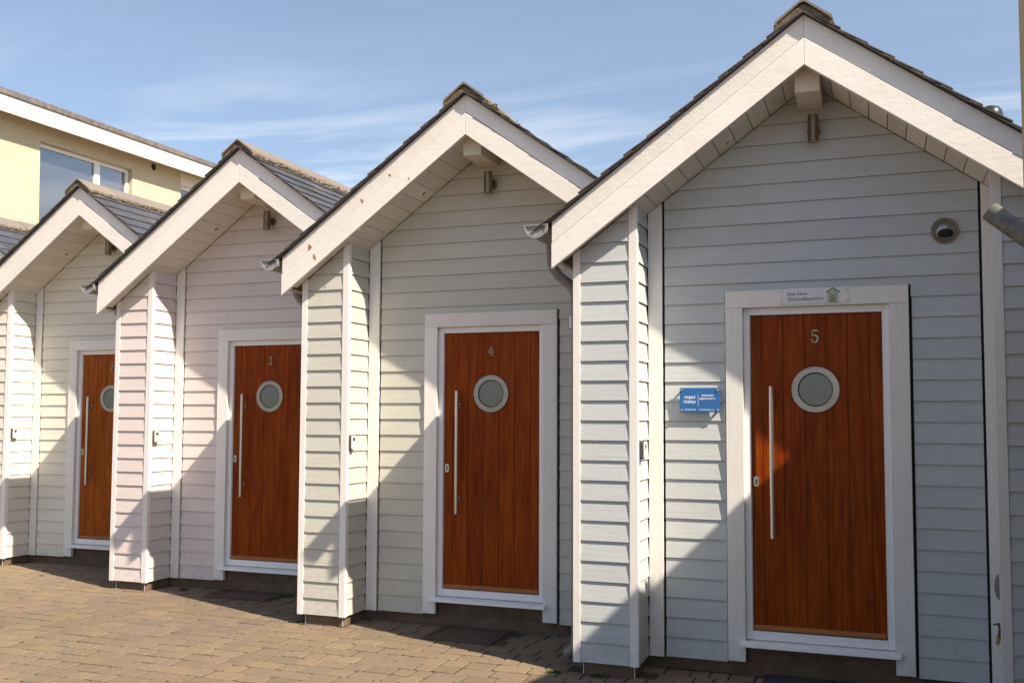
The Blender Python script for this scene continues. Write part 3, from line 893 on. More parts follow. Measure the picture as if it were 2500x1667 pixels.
    for xx in (0.058, 0.3975):
        bx('corner_bead', M_WHITE_V, xx, 0.0275, GZ + 0.003, xx + 0.004, 0.0295, -0.003, bev=0.0)
    bx('plinth', M_PLINTH, 0.4005, D + 0.034, GZ, 2.60, D + 0.118, 0.003, bev=0.0)
    bx('plinth', M_PLINTH, 1.0605, D + 0.040, 0.0035, 1.9655, D + 0.119, 0.105, bev=0.0)
    if last: bx('plinth', M_PLINTH, 2.602, 0.030, GZ, 2.96, D + 0.118, 0.003, bev=0.0)
    # --- roof deck
    def deck():
        b = MBld()
        for side in (-1, 1):
            smax = AX - EX - 0.025
            pa = []
            for (s, zf) in ((0.0, 1), (smax, 1), (smax, 0), (0.0, 0)):
                x = AX + side * s
                z = (zt(x) - 0.002) if zf else (zs(x) + 0.012)
                pa.append((x, -0.113, z))
            b.prism(pa, [(x, DEPTH, z) for x, y, z in pa])
        return b.mesh('roof_deck')
    P('roof_deck', 'deck', deck, M_DECK)
    # --- soffit boards
    pw = 0.1085
    for side in (-1, 1):
        s = 0.145
        edges = [0.004]
        while s < AX - EX - 0.03:
            edges.append(s); s += pw
        edges.append(AX - EX - 0.030)
        for i in range(len(edges) - 1):
            a, b2 = edges[i] + 0.0025, edges[i + 1] - 0.0025
            if b2 - a < 0.02: continue
            xa, xb = AX + side * a, AX + side * b2
            lo = min(xa, xb)
            if side == -1: yend = D + 0.004 if max(xa, xb) > W_P + 0.02 else -0.0005
            else: yend = D + 0.004 if lo < 2.575 else -0.0005
            def mk(xa=xa, xb=xb, yend=yend):
                x0_, x1_ = min(xa, xb), max(xa, xb)
                return slab_x(x0_, x1_, -0.113, yend, lambda x: zs(x) + 0.011, lambda x: zs(x)).mesh('soffit_board', bevel=0.002)
            P('soffit_board', ('sf', side, i), mk, M_SOFFIT)
    # --- bargeboards (upper at the back, lower proud of it), each half a board
    for side in (-1, 1):
        xe = EX if side == -1 else RX
        def upb(side=side, xe=xe):
            a, b2 = (xe, AX - 0.0006) if side == -1 else (AX + 0.0006, xe)
            return slab_x(a, b2, -0.140, -0.1135, lambda x: zt(x), lambda x: zt(x) - 0.1370).mesh('bargeboard', bevel=0.002)
        def lob(side=side, xe=xe):
            a, b2 = (xe - 0.001, AX - 0.0006) if side == -1 else (AX + 0.0006, xe + 0.001)
            return slab_x(a, b2, -0.149, -0.1135, lambda x: zt(x) - 0.1430, lambda x: zt(x) - 0.312).mesh('bargeboard', bevel=0.003)
        P('bargeboard', ('bu', side), upb, M_WHITE_H)
        P('bargeboard', ('bl', side), lob, M_WHITE_H)
    # eaves fascia
    bx('eaves_fascia', M_SOFFIT, EX + 0.002, -0.1130, 2.600, EX + 0.022, 1.02, 2.845)
    if last: bx('eaves_fascia', M_SOFFIT, RX - 0.022, -0.1130, 2.600, RX - 0.002, DEPTH, 2.845)
    # ridge beam end
    def beam():
        x0, x1 = 1.437, 1.586
        pa = [(x0, -0.030, 3.590), (x1, -0.030, 3.590), (x1, -0.030, zs(x1) - 0.001), (AX, -0.030, zs(AX) - 0.001), (x0, -0.030, zs(x0) - 0.001)]
        return MBld().prism(pa, [(x, D + 0.003, z) for x, y, z in pa]).mesh('ridge_beam', bevel=0.003)
    P('ridge_beam', 'beam', beam, M_BEAM)
    # --- gutter and downpipe on the left eave
    def gutter():
        b = MBld(); cx, cz = -0.2075, 2.838; y0, y1 = -0.168, 1.015
        ro, ri = 0.0775, 0.0745; seg = 16
        vs = []; fs = []
        for yv in (y0, y1):
            for r_ in (ro, ri):
                for k in range(seg + 1):
                    a = math.pi + math.pi * k / seg
                    vs.append((cx + r_ * math.cos(a), yv, cz + r_ * math.sin(a)))
        q = seg + 1
        for k in range(seg):
            fs.append((k, k + 1, 2 * q + k + 1, 2 * q + k)); fs.append((q + k, 3 * q + k, 3 * q + k + 1, q + k + 1))
            fs.append((k, q + k, q + k + 1, k + 1))
        fs += [(0, 2 * q, 3 * q, q), (q - 1, 2 * q - 1, 4 * q - 1, 3 * q - 1)]
        b.add(vs, fs)
        # beads along both rims
        b.tube([(cx - ro, y0, cz + 0.003), (cx - ro, y1, cz + 0.003)], 0.0055, 8)
        return b.mesh('gutter', smooth=True)
    P('gutter', 'gut', gutter, M_GUTTER)
    def stopend():
        b = MBld(); cx, cz = -0.2075, 2.838
        o = [(cx + 0.076 * math.cos(a), cz + 0.076 * math.sin(a)) for a in [math.pi + math.pi * k / 18 for k in range(19)]]
        b.prism([(x, -0.1660, z) for x, z in o], [(x, -0.1620, z) for x, z in o])
        q = [(cx + 0.082 * math.cos(a), cz + 0.082 * math.sin(a)) for a in [math.pi + math.pi * k / 18 for k in range(19)]]
        w = [(cx + 0.070 * math.cos(a), cz + 0.070 * math.sin(a) ) for a in [math.pi + math.pi * k / 18 for k in range(19)]]
        for k in range(18):
            s4 = [q[k], q[k + 1], w[k + 1], w[k]]
            b.prism([(x, -0.176, z) for x, z in s4], [(x, -0.1665, z) for x, z in s4])
        b.box(cx - 0.088, -0.177, cz + 0.0005, cx + 0.084, -0.1665, cz + 0.0085)
        return b.mesh('gutter_stop_end')
    P('gutter_stop_end', 'gse', stopend, M_GUTTER)
    def dpipe():
        b = MBld(); y = 0.26
        path = [(-0.235, 2.79), (-0.240, 2.73), (-0.236, 2.665), (-0.218, 2.61), (-0.180, 2.56), (-0.130, 2.520), (-0.090, 2.485), (-0.066, 2.435), (-0.058, 2.37), (-0.056, 2.2), (-0.056, 0.09), (-0.060, 0.045), (-0.078, 0.012), (-0.125, -0.030)]
        b.tube([(x, y, z) for x, z in path], [0.042] + [0.035] * 11 + [0.036, 0.037], 20, caps=False)
        b.tube([(-0.121, y, -0.0265), (-0.100, y, -0.008)], 0.032, 20, caps=True, mi=1)
        for z in (2.40, 0.10):
            b.tube([(-0.0565, y, z), (-0.0565, y, z - 0.05)], 0.0395, 20)
        return b.mesh('downpipe', smooth=True)
    P('downpipe', 'dp', dpipe, [M_PIPE, M_BLACK])
    build_roof_slates(root, n)
    build_ridge(root, n)
    # --- flaked paint on hut 4's bargeboard
    if n == 4:
        rr = random.Random(3)
        for (cx, cz, rx, rz, yv) in ((0.165, 2.895, 0.036, 0.066, -0.1404), (0.245, 2.915, 0.014, 0.022, -0.1404), (0.200, 2.845, 0.012, 0.03, -0.1494), (0.62, 3.275, 0.012, 0.022, -0.1404), (0.86, 3.46, 0.012, 0.012, -0.1404), (0.60, 3.05, 0.009, 0.011, -0.1494), (1.03, 3.42, 0.009, 0.012, -0.1494)):
            o = []
            for k in range(14):
                a = 2 * math.pi * k / 14; q = rr.uniform(0.6, 1.15)
                o.append((cx + rx * q * math.cos(a) - 0.35 * rz * math.sin(a), cz + rz * q * math.sin(a)))
            me = MBld().prism([(x, yv - 0.0004, z) for x, z in o], [(x, yv + 0.0002, z) for x, z in o]).mesh('flaked_patch')
            link('flaked_patch', me, M_BARE, root, LIFT)
    return root

# ------------------------------------------------------------------ ground
gm = MBld(); gm.add([(-400, -400, 0), (400, -400, 0), (400, 400, 0), (-400, 400, 0)], [(0, 1, 2, 3)])
g = link('ground', gm.mesh('ground'), M_BED, None, (0, 0, GZ - 0.007)); struct(g)

COVERS = {4: (HX[4][0] + 1.137, HX[4][0] + 1.712, HX[4][1] - 0.095, HX[4][1] + 0.372),
          3: (HX[3][0] + 1.130, HX[3][0] + 1.752, HX[3][1] + 0.03, HX[3][1] + 0.372)}
PAV_COL = [(0.176, 0.128, 0.086), (0.170, 0.123, 0.085), (0.186, 0.138, 0.084), (0.166, 0.124, 0.088), (0.154, 0.120, 0.091), (0.168, 0.122, 0.085), (0.175, 0.129, 0.087), (0.150, 0.116, 0.090), (0.163, 0.119, 0.084)]
pav = thing('paving', 'x', 'x', (0, 0, GZ))
del pav['label']; del pav['category']; struct(pav)
blocks = []
rp = random.Random(21)
ROW = 0.163
yrow = -3.2; ri = 0
while yrow < 3.6:
    x = -11.4 + rp.uniform(0, 0.2)
    while x < 3.4:
        w = rp.choice((0.243, 0.243, 0.163, 0.163, 0.203, 0.125))
        x2 = x + w
        cx, cy = (x + x2) / 2, yrow + ROW / 2
        inside = False
        for k, (hx, hy) in HX.items():
            if hx + 0.0 < cx < hx + 2.6 and cy > hy + D + 0.10: inside = True
            if k == 5 and cx > hx and cy > hy + D + 0.10: inside = True
            if hx + 0.03 < cx < hx + 0.40 and cy > hy + 0.10: inside = True
        if cx < HX[1][0] and cy > HX[1][1]: inside = True
        for (a0, a1, b0, b1) in COVERS.values():
            if a0 - 0.02 < cx < a1 + 0.02 and b0 - 0.02 < cy < b1 + 0.02: inside = True
        if not inside: blocks.append((x, x2, yrow, yrow + ROW))
        x = x2
    yrow += ROW; ri += 1
def screen(p):
    d = Vector(p) - CAM; z = d.dot(fw2)
    if z < 0.5: return None
    return 1250 + F_PX * d.dot(r3) / z, PY - F_PX * d.dot(u3) / z, z
def paver(bd, x0, x1, y0, y1, rng):
    g_ = 0.0050
    x0 += g_ + rng.uniform(0, 0.002); x1 -= g_ + rng.uniform(0, 0.002); y0 += g_ + rng.uniform(0, 0.002); y1 -= g_ + rng.uniform(0, 0.002)
    c = rng.uniform(0.006, 0.020)
    ol = []
    for (cx, cy, a) in ((x1, y1, 0), (x0, y1, 90), (x0, y0, 180), (x1, y0, 270)):
        cc = rng.uniform(0.006, 0.024)
        sx = -1 if cx == x1 else 1; sy = -1 if cy == y1 else 1
        mid = Vector((cx + sx * cc, cy + sy * cc))
        for t in (8, 45, 82):
            ol.append((mid.x + cc * math.cos(R(a + t)) + rng.uniform(-1, 1) * 0.0012, mid.y + cc * math.sin(R(a + t)) + rng.uniform(-1, 1) * 0.0012))
    h = rng.uniform(-0.003, 0.002); tx = rng.uniform(-1, 1) * 0.016; ty = rng.uniform(-1, 1) * 0.016
    mx, my = (x0 + x1) / 2, (y0 + y1) / 2
    def zz(x, y, d): return h + d + (x - mx) * tx + (y - my) * ty
    n = len(ol)
    lo = [(x, y, -0.012) for x, y in ol]
    md = [(x, y, zz(x, y, -0.0035)) for x, y in ol]
    tp = [(mx + (x - mx) * 0.955, my + (y - my) * 0.935, zz(x, y, 0)) for x, y in ol]
    vs = lo + md + tp
    fs = []
    for k in range(n):
        k2 = (k + 1) % n
        fs.append((k, k2, n + k2, n + k)); fs.append((n + k, n + k2, 2 * n + k2, 2 * n + k))
    fs.append(tuple(range(2 * n, 3 * n)))
    bd.add(vs, fs)
    return len(fs)
def size_on_screen(bk):
    x0, x1, y0, y1 = bk
    q = screen(((x0 + x1) / 2, (y0 + y1) / 2, GZ))
    if not q or not (-20 < q[0] < 2520 and q[1] < 1690): return 0
    # hidden behind the huts' fronts
    return (x1 - x0) * (y1 - y0) * (1.5) / q[2] ** 3
def patch_col(x, y):
    base = rp.choice(PAV_COL)
    base = tuple(a * 0.65 + c * 0.35 for a, c in zip(base, (0.172, 0.125, 0.088)))
    k = rp.uniform(0.92, 1.08)
    v = noise.noise(Vector((x * 0.55, y * 0.55, 3.3)))
    k *= 1 + 0.16 * v
    w = noise.noise(Vector((x * 0.8 + 9, y * 0.8, 1.3)))
    return (base[0] * k, base[1] * k * (1 + 0.05 * w), base[2] * k * (1 - 0.05 * w))
blocks.sort(key=size_on_screen, reverse=True)
rest = MBld(); rt = []
for i, bk in enumerate(blocks):
    cx, cy = (bk[0] + bk[1]) / 2, (bk[2] + bk[3]) / 2
    col = patch_col(cx, cy)
    if i < 300:
        b = MBld(); paver(b, *bk, rp)
        link('paving_block', b.mesh('paving_block', tint=col), M_PAVER, pav)
    else:
        k = paver(rest, *bk, rp); rt += [col] * k
o = link('paving_blocks', rest.mesh('paving_blocks', tint=rt), M_PAVER, pav); o['kind'] = 'stuff'

# ------------------------------------------------------------------ huts
for n in (5, 4, 3, 2, 1):
    build_hut(n)

# ------------------------------------------------------------------ yellow building behind on the left
def yellow_back():
    X0 = -12.87; ang = R(0.0)
    Z0 = GZ
    root = thing('yellow_building', 'pale yellow brick building with a white fascia rising behind the huts at left', 'building', (X0, 10, GZ))
    def bxl(name, mat, x0, y0, z0, x1, y1, z1, bev=0.0, parent=root):
        b = MBld().box(x0 - X0, y0 - 10, z0 - GZ, x1 - X0, y1 - 10, z1 - GZ)
        return link(name, b.mesh(name, bevel=bev), mat, parent)
    ya, yb = 1.0, 26.0
    # wall with window openings: window 1 y 7.94..10.32, window 2 y 11.97..14.2
    top = 7.10
    def wall():
        b = MBld()
        def bb(y0, y1, z0, z1): b.box(-7, y0 - 10, z0 - GZ, 0, y1 - 10, z1 - GZ)
        bb(ya, 7.945, GZ, top); bb(10.40, 11.96, GZ, top); bb(14.2, yb, GZ, top)
        for (a, c) in ((7.945, 10.40), (11.96, 14.2)):
            bb(a, c, GZ, 4.6)
        bb(7.945, 10.40, 6.775, top)
        bb(11.96, 14.2, 7.06, top)
        for (a, c, zt_) in ((7.945, 10.40, 6.775), (11.96, 14.2, 7.06)):
            b.box(-7, a - 10, 4.6 - GZ, -0.25, c - 10, zt_ - GZ)
        return b.mesh('wall')
    link('wall', wall(), M_YELLOW, root)
    def window(y0, y1, z0, z1, mull, panel_top=None):
        xf0, xf1 = X0 - 0.17, X0 - 0.10
        fr = MBld()
        t = 0.075
        def q(a0, c0, a1, c1): fr.box(xf0 - X0, a0 - 10, c0 - GZ, xf1 - X0, a1 - 10, c1 - GZ)
        q(y0, z1 - t, y1, z1); q(y0, z0, y1, z0 + t); q(y0, z0 + t, y0 + t * 0.4, z1 - t); q(y1 - t, z0 + t, y1, z1 - t)
        for mq in mull: q(mq - 0.075, z0 + t, mq + 0.075, z1 - t)
        w = link('window', fr.mesh('window_frame', bevel=0.004), M_UPVC, root)
        xs = [y0 + t * 0.4] + [v for mq in mull for v in (mq - 0.075, mq + 0.075)] + [y1 - t]
        for i in range(0, len(xs), 2):
            g_ = MBld().box(xf0 + 0.02 - X0, xs[i] - 10, z0 + t - GZ, xf0 + 0.03 - X0, xs[i + 1] - 10, z1 - t - GZ)
            link('pane', g_.mesh('pane'), M_PANE, w)
    window(7.945, 10.398, 4.602, 6.773, [9.51])
    window(11.962, 14.198, 4.602, 6.78, [13.1])
    bxl('transom_panel', M_FASCIA, X0 - 0.15, 11.962, 6.785, X0 - 0.06, 14.198, 7.058)
    # fascia, felt edge, roof slab
    bxl('fascia', M_FASCIA, X0 + 0.34, ya - 0.3, 6.985, X0 + 0.37, yb, 7.285)
    bxl('roof_edge', M_FELT, X0 - 7.2, ya - 0.34, 7.2855, X0 + 0.40, yb, 7.395, 0.01)
    bxl('soffit', M_FASCIA, X0 - 0.005, ya - 0.3, 7.101, X0 + 0.339, yb, 7.125)
    # round vent in the wall
    b = MBld().tube([(0.004, 1.056, 7.049 - GZ - 0.07), (-0.05, 1.056, 7.049 - GZ - 0.07)], 0.075, 20)
    link('round_vent', b.mesh('round_vent'), M_BLACK, root)
    root.rotation_euler = (0, 0, 0)
    return root
yb_ = yellow_back()
# the eaves line rises slightly away from the camera, as the building does
yb_.rotation_euler = (R(0.9), 0, 0)

# ------------------------------------------------------------------ ochre building at the right edge
def ochre_right():
    root = thing('ochre_building', 'ochre rendered building whose corner shows at the right edge', 'building', (2.43, -2.0, GZ))
    b = MBld(); b.box(0, -3.0, 0, 4.6, 0, 3.50)
    link('wall', b.mesh('wall', bevel=0.008), M_OCHRE, root)
    def zw(y): return 3.639 - 0.2 * (y - 2.0) - GZ - 0.17
    b = MBld(); pa = [(1.17, 0.0015, 0), (4.6, 0.0015, 0), (4.6, 0.0015, zw(0.0015)), (1.17, 0.0015, zw(0.0015))]
    b.prism(pa, [(x, 3.6, 0 if z == 0 else zw(3.6)) for x, y, z in pa])
    link('side_wing', b.mesh('side_wing', bevel=0.008), M_OCHRE, root)
    b = MBld(); pa = [(1.15, 0.002, zw(0.002) + 0.001), (4.6, 0.002, zw(0.002) + 0.001), (4.6, 0.002, zw(0.002) + 0.17), (1.15, 0.002, zw(0.002) + 0.17)]
    dz_ = zw(3.62) - zw(0.002)
    b.prism(pa, [(x, 3.62, z + dz_) for x, y, z in pa])
    link('wing_roof_edge', b.mesh('wing_roof_edge'), M_FELT, root)
    return root
ochre_right()
b = MBld(); A = Vector((2.463, -0.5, 2.687)); B = Vector((3.598, -0.80, 1.63))
d = (B - A).normalized()
b.tube([A, A + d * 0.004, B], [0.0505, 0.0525, 0.0525], 28)
me = b.mesh('galvanised_pipe', smooth=True)
o = link('galvanised_pipe', me, M_GALV); tag(o, 'mottled grey steel pipe slanting in from the right edge beside hut 5', 'pipe')

# ------------------------------------------------------------------ fixtures on the huts
def world(n, x, y, z): return (HX[n][0] + x, HX[n][1] + y, z)
where = {5: 'blue-grey hut', 4: 'sage green hut', 3: 'pink hut', 2: 'cream hut', 1: 'far left hut'}

def wall_lamp(n):
    t = thing('wall_lamp', 'cylindrical up-and-down steel wall lamp in the gable of the %s' % where[n], 'lamp', world(n, 1.528, D, 3.355), 'gable wall lamps')
    h = 0.175; yc = -0.085
    def body():
        b = MBld()
        prof = [(0.0, 0.028), (0.0, 0.0335), (0.03, 0.0335), (0.031, 0.0315), (0.034, 0.0315), (0.035, 0.0335), (0.14, 0.0335), (0.141, 0.0315), (0.144, 0.0315), (0.145, 0.0335), (h, 0.0335), (h, 0.028)]
        seg = 28; vs = []; fs = []
        for z, r in prof:
            vs += [(r * math.cos(2 * math.pi * k / seg), yc + r * math.sin(2 * math.pi * k / seg), z) for k in range(seg)]
        for i in range(len(prof) - 1):
            for k in range(seg):
                k2 = (k + 1) % seg; fs.append((i * seg + k, i * seg + k2, (i + 1) * seg + k2, (i + 1) * seg + k))
        b.add(vs, fs); return b.mesh('lamp_body', smooth=True)
    link('lamp_body', cached('lampb', body), M_BRONZE, t)
    link('wall_plate', cached('lampp', lambda: MBld().tube([(0, 0.008, 0.0875), (0, -0.012, 0.0875), (0, -0.018, 0.0875)], [0.042, 0.042, 0.036], 28).tube([(0, -0.018, 0.0875), (0, yc + 0.03, 0.0875)], 0.016, 14).mesh('wall_plate', smooth=True)), M_BRONZE, t)
    for z in (0.004, h - 0.004):
        link('lens', cached(('lens', z), lambda: MBld().tube([(0, yc, z - 0.002), (0, yc, z + 0.002)], 0.0285, 20).mesh('lens')), M_LENS, t)
for n in (5, 4, 3, 2, 1): wall_lamp(n)

def soffit_light(n):
    x, y = 0.988, 0.212
    t = thing('soffit_light', 'round recessed downlight in the left soffit of the %s' % where[n], 'light', world(n, x, y, zs(x)), 'soffit downlights')
    t.rotation_euler = (0, -TH, 0)
    def rim():
        b = MBld(); seg = 28; vs = []; fs = []
        prof = [(0.046, 0.0), (0.046, -0.004), (0.039, -0.007), (0.024, -0.006), (0.0215, 0.0)]
        for z, in [(0,)]: pass
        for r, z in prof:
            vs += [(r * math.cos(2 * math.pi * k / seg), r * math.sin(2 * math.pi * k / seg), z) for k in range(seg)]
        for i in range(len(prof) - 1):
            for k in range(seg):
                k2 = (k + 1) % seg; fs.append((i * seg + k, i * seg + k2, (i + 1) * seg + k2, (i + 1) * seg + k))
        b.add(vs, fs); return b.mesh('rim', smooth=True)
    link('rim', cached('slr', rim), M_SOFFIT, t)
    link('lens', cached('sll', lambda: MBld().tube([(0, 0, -0.0005), (0, 0, -0.0025)], 0.0215, 20).mesh('lens')), M_LENS, t)
for n in (5, 4, 3, 2, 1): soffit_light(n)

def key_safe(n, yc, z):
    t = thing('key_safe', 'small grey combination key safe on the %s beside its corner post' % where[n], 'key box', world(n, W_P - 0.006, yc, z), 'key safes')
    w = 0.036; h = 0.058
    def shell():
        b = MBld()
        o = []
        for (cy, cz, a) in ((w - 0.012, h - 0.012, 0), (-w + 0.012, h - 0.012, 90), (-w + 0.012, -h + 0.012, 180), (w - 0.012, -h + 0.012, 270)):
            for q in (0, 30, 60, 90): o.append((cy + 0.012 * math.cos(R(a + q)), cz + 0.012 * math.sin(R(a + q))))
        b.prism([(0.0, y, zz) for y, zz in o], [(0.030, y, zz) for y, zz in o]); 
        return b.mesh('shell', bevel=0.003)
    link('shell', cached('ksb', shell), M_KEYDARK, t)
    def face():
        b = MBld(); o = []
        ww, hh = w - 0.004, h - 0.003
        for (cy, cz, a) in ((ww - 0.012, hh - 0.012, 0), (-ww + 0.012, hh - 0.012, 90), (-ww + 0.012, -hh + 0.012, 180), (ww - 0.012, -hh + 0.012, 270)):
            for q in (0, 30, 60, 90): o.append((cy + 0.012 * math.cos(R(a + q)), cz + 0.012 * math.sin(R(a + q))))
        b.prism([(0.0303, y, zz) for y, zz in o], [(0.037, y * 0.93, zz * 0.96) for y, zz in o]); return b.mesh('front_cover', bevel=0.002)
    link('front_cover', cached('ksf', face), M_KEYGREY, t)
    link('dial_window', cached('ksd', lambda: MBld().box(0.0372, -0.017, 0.012, 0.0385, 0.017, 0.040).mesh('dial_window')), M_KEYDARK, t)
    for k in range(4):
        link('dial_wheel', cached(('ksw', k), lambda: MBld().box(0.0387, -0.014 + k * 0.0075, 0.016, 0.0400, -0.009 + k * 0.0075, 0.030).mesh('dial_wheel')), M_STEEL2, t)
key_safe(5, 0.098, 1.366); key_safe(4, 0.062, 1.370); key_safe(3, 0.078, 1.377); key_safe(2, 0.085, 1.372)

# vent cowl, hut 5
t = thing('vent_cowl', 'round steel hooded vent cowl on the gable right of door 5', 'vent', world(5, 2.297, D + 0.006, 2.745 - 0.08))
def ringmesh(r0, r1, y0, y1, cz, seg=40):
    b = MBld(); vs = []; fs = []
    prof = [(r0, y1), (r0, y0 + 0.002), (r0 + 0.003, y0), (r1 - 0.004, y0), (r1, y0 + 0.004), (r1, y1)]
    q = len(prof)
    for s in range(seg):
        a = 2 * math.pi * s / seg; vs += [(r * math.cos(a), y, cz + r * math.sin(a)) for r, y in prof]
    for s in range(seg):
        s2 = (s + 1) % seg
        for k in range(q - 1): fs.append((s * q + k, s * q + k + 1, s2 * q + k + 1, s2 * q + k))
    b.add(vs, fs); return b.mesh('flange', smooth=True)
link('flange', ringmesh(0.055, 0.080, -0.014, 0.004, 0.08), M_BRONZE, t)
b = MBld(); vs = []; fs = []; nu, nv = 32, 14; rr_ = 0.066
for i in range(nv + 1):
    th_ = (math.pi / 2) * i / nv
    for k in range(nu):
        a = 2 * math.pi * k / nu
        vs.append((rr_ * math.sin(th_) * math.cos(a), -0.012 - 0.062 * math.cos(th_), 0.08 + rr_ * math.sin(th_) * math.sin(a)))
for i in range(nv):
    for k in range(nu):
        k2 = (k + 1) % nu
        q = [vs[i * nu + k], vs[i * nu + k2], vs[(i + 1) * nu + k2], vs[(i + 1) * nu + k]]
        cxm = sum(v[0] for v in q) / 4; czm = sum(v[2] for v in q) / 4 - 0.08
        if (cxm / 0.046) ** 2 + ((czm + 0.026) / 0.0265) ** 2 < 1: continue
        fs.append((i * nu + k, i * nu + k2, (i + 1) * nu + k2, (i + 1) * nu + k))
b.add(vs, fs); link('hood', b.mesh('hood', smooth=True), M_STEEL2, t)
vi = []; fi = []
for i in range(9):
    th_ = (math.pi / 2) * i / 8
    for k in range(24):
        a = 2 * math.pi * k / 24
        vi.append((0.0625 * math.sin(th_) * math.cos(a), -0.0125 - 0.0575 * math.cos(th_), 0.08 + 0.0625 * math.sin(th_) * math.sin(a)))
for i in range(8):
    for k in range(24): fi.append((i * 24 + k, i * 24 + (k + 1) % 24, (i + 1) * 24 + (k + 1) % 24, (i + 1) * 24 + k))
bi = MBld(); bi.add(vi, fi); link('inner_shadow_mesh', bi.mesh('inner_shadow_dome', smooth=True), M_BLACK, t).name = 'hood_shadow_dome'  # black dome added to stand for the shade inside the hood
link('duct_mouth', MBld().tube([(0, -0.013, 0.08), (0, -0.006, 0.08)], 0.064, 30).mesh('duct_mouth'), M_BLACK, t)

# blue acrylic sign, hut 5
sx0, sx1, sz0, sz1 = 0.645, 0.911, 1.617, 1.779
ys = D - 0.026
t = thing('blue_sign', 'blue acrylic holiday letting sign on steel standoffs left of door 5', 'sign', world(5, (sx0 + sx1) / 2, ys, sz0))
Wd, Hd = sx1 - sx0, sz1 - sz0
link('sign_plate', MBld().box(-Wd / 2, -0.003, 0, Wd / 2, 0.003, Hd).mesh('sign_plate', bevel=0.001), M_BLUE, t)
for (x, z) in ((-Wd / 2 + 0.013, 0.014), (Wd / 2 - 0.013, 0.014), (-Wd / 2 + 0.013, Hd - 0.014), (Wd / 2 - 0.013, Hd - 0.014)):
    link('standoff', cached('stf', lambda: MBld().tube([(0, -0.009, 0), (0, -0.003, 0)], [0.0085, 0.011], 20).tube([(0, 0.003, 0), (0, 0.030, 0)], 0.0085, 16).mesh('standoff', smooth=True)), M_STEEL, t, (x, 0, z))
def put(body, size, x, z, mat, y=-0.0036, **kw):
    me = text_mesh(body, size, **kw)
    link('lettering', me, mat, t, (x, y, z))
put('Helpful', 0.029, -0.104, 0.090, M_INK_W, shear=0.18, off=0.0, spacing=0.88)
put('Holidays', 0.029, -0.110, 0.061, M_INK_W, shear=0.18, off=0.0, spacing=0.84)
put('SHALDON', 0.0165, 0.052, 0.105, M_INK_W, align='CENTER', off=0.0003)
put('BEACH HUT 5', 0.0165, 0.052, 0.084, M_INK_W, align='CENTER', off=0.0003)
put('Call: 01647 433593', 0.0095, -0.100, 0.014, M_INK_W, off=0.0002)
put('Visit: helpfulholidays.co.uk', 0.0092, -0.003, 0.014, M_INK_W, off=0.0002)
link('divider_line', MBld().box(-0.0115, -0.0038, 0.042, -0.0098, -0.0031, 0.120).mesh('divider_line'), M_INK_W, t)

# letting plate over door 5
t = thing('hut_name_plate', 'white "Stay here" plate with a little green hut drawing above door 5', 'sign', world(5, 1.509, D - 0.017, 2.3165))
link('clear_plate', MBld().box(-0.213, -0.002, 0, 0.213, 0.0015, 0.102).mesh('clear_plate', bevel=0.0008), M_ACRYL, t)
link('printed_sheet', MBld().box(-0.167, -0.0032, 0.001, 0.163, -0.0022, 0.100).mesh('printed_sheet'), M_PAPER, t)
put('Stay here-', 0.0315, -0.160, 0.057, M_INK_G, y=-0.0038, off=0.0003)
put('ShaldonBeachHut', 0.0315, -0.160, 0.022, M_INK_G, y=-0.0038, off=0.0003)
hb_ = MBld().box(0.088, -0.0040, 0.002, 0.155, -0.0034, 0.068); hb_.prism([(0.088, -0.0040, 0.068), (0.155, -0.0040, 0.068), (0.1215, -0.0040, 0.092)], [(0.088, -0.0034, 0.068), (0.155, -0.0034, 0.068), (0.1215, -0.0034, 0.092)])
link('hut_drawing', hb_.mesh('hut_drawing'), M_LIME, t)
rb = ribbon([(0.080, 0.068), (0.1215, 0.097), (0.163, 0.068)], 0.008, -0.0048, -0.0042)
link('roof_stripe', rb.mesh('roof_stripe'), M_GREEN, t)
b = MBld()
for k in range(4): b.box(0.106 + k * 0.0088, -0.0048, 0.002, 0.1092 + k * 0.0088, -0.0042, 0.036)
b.box(0.106, -0.0048, 0.036, 0.1085, -0.0042, 0.054); b.box(0.1335, -0.0048, 0.036, 0.136, -0.0042, 0.054)
link('door_stripes', b.mesh('door_stripes'), M_KEYDARK, t)
put('5', 0.018, 0.1215, 0.039, M_KEYDARK, y=-0.0046, align='CENTER', off=0.0003)
for (x, z) in ((-0.20, 0.016), (-0.20, 0.088), (0.20, 0.016), (0.20, 0.088)):
    link('screw_cap', cached('scap', lambda: MBld().tube([(0, -0.006, 0), (0, -0.002, 0)], [0.005, 0.0075], 14).mesh('screw_cap', smooth=True)), M_PAPER, t, (x, 0, z))

# socket box on hut 4 beside hut 5's pier
t = thing('socket_box', 'small white outdoor socket box half hidden behind the corner post of hut 5', 'socket', world(4, 2.228, D, 2.262))
link('box', MBld().box(-0.045, -0.030, 0, 0.045, 0.004, 0.10).mesh('box', bevel=0.004), M_UPVC, t)
link('back_plate', MBld().box(-0.052, -0.010, -0.004, -0.0455, 0.006, 0.104).mesh('back_plate'), M_KEYDARK, t)
link('dial', MBld().tube([(0.0, -0.0306, 0.05), (0.0, -0.033, 0.05)], 0.026, 20).mesh('dial'), M_KEYGREY, t)

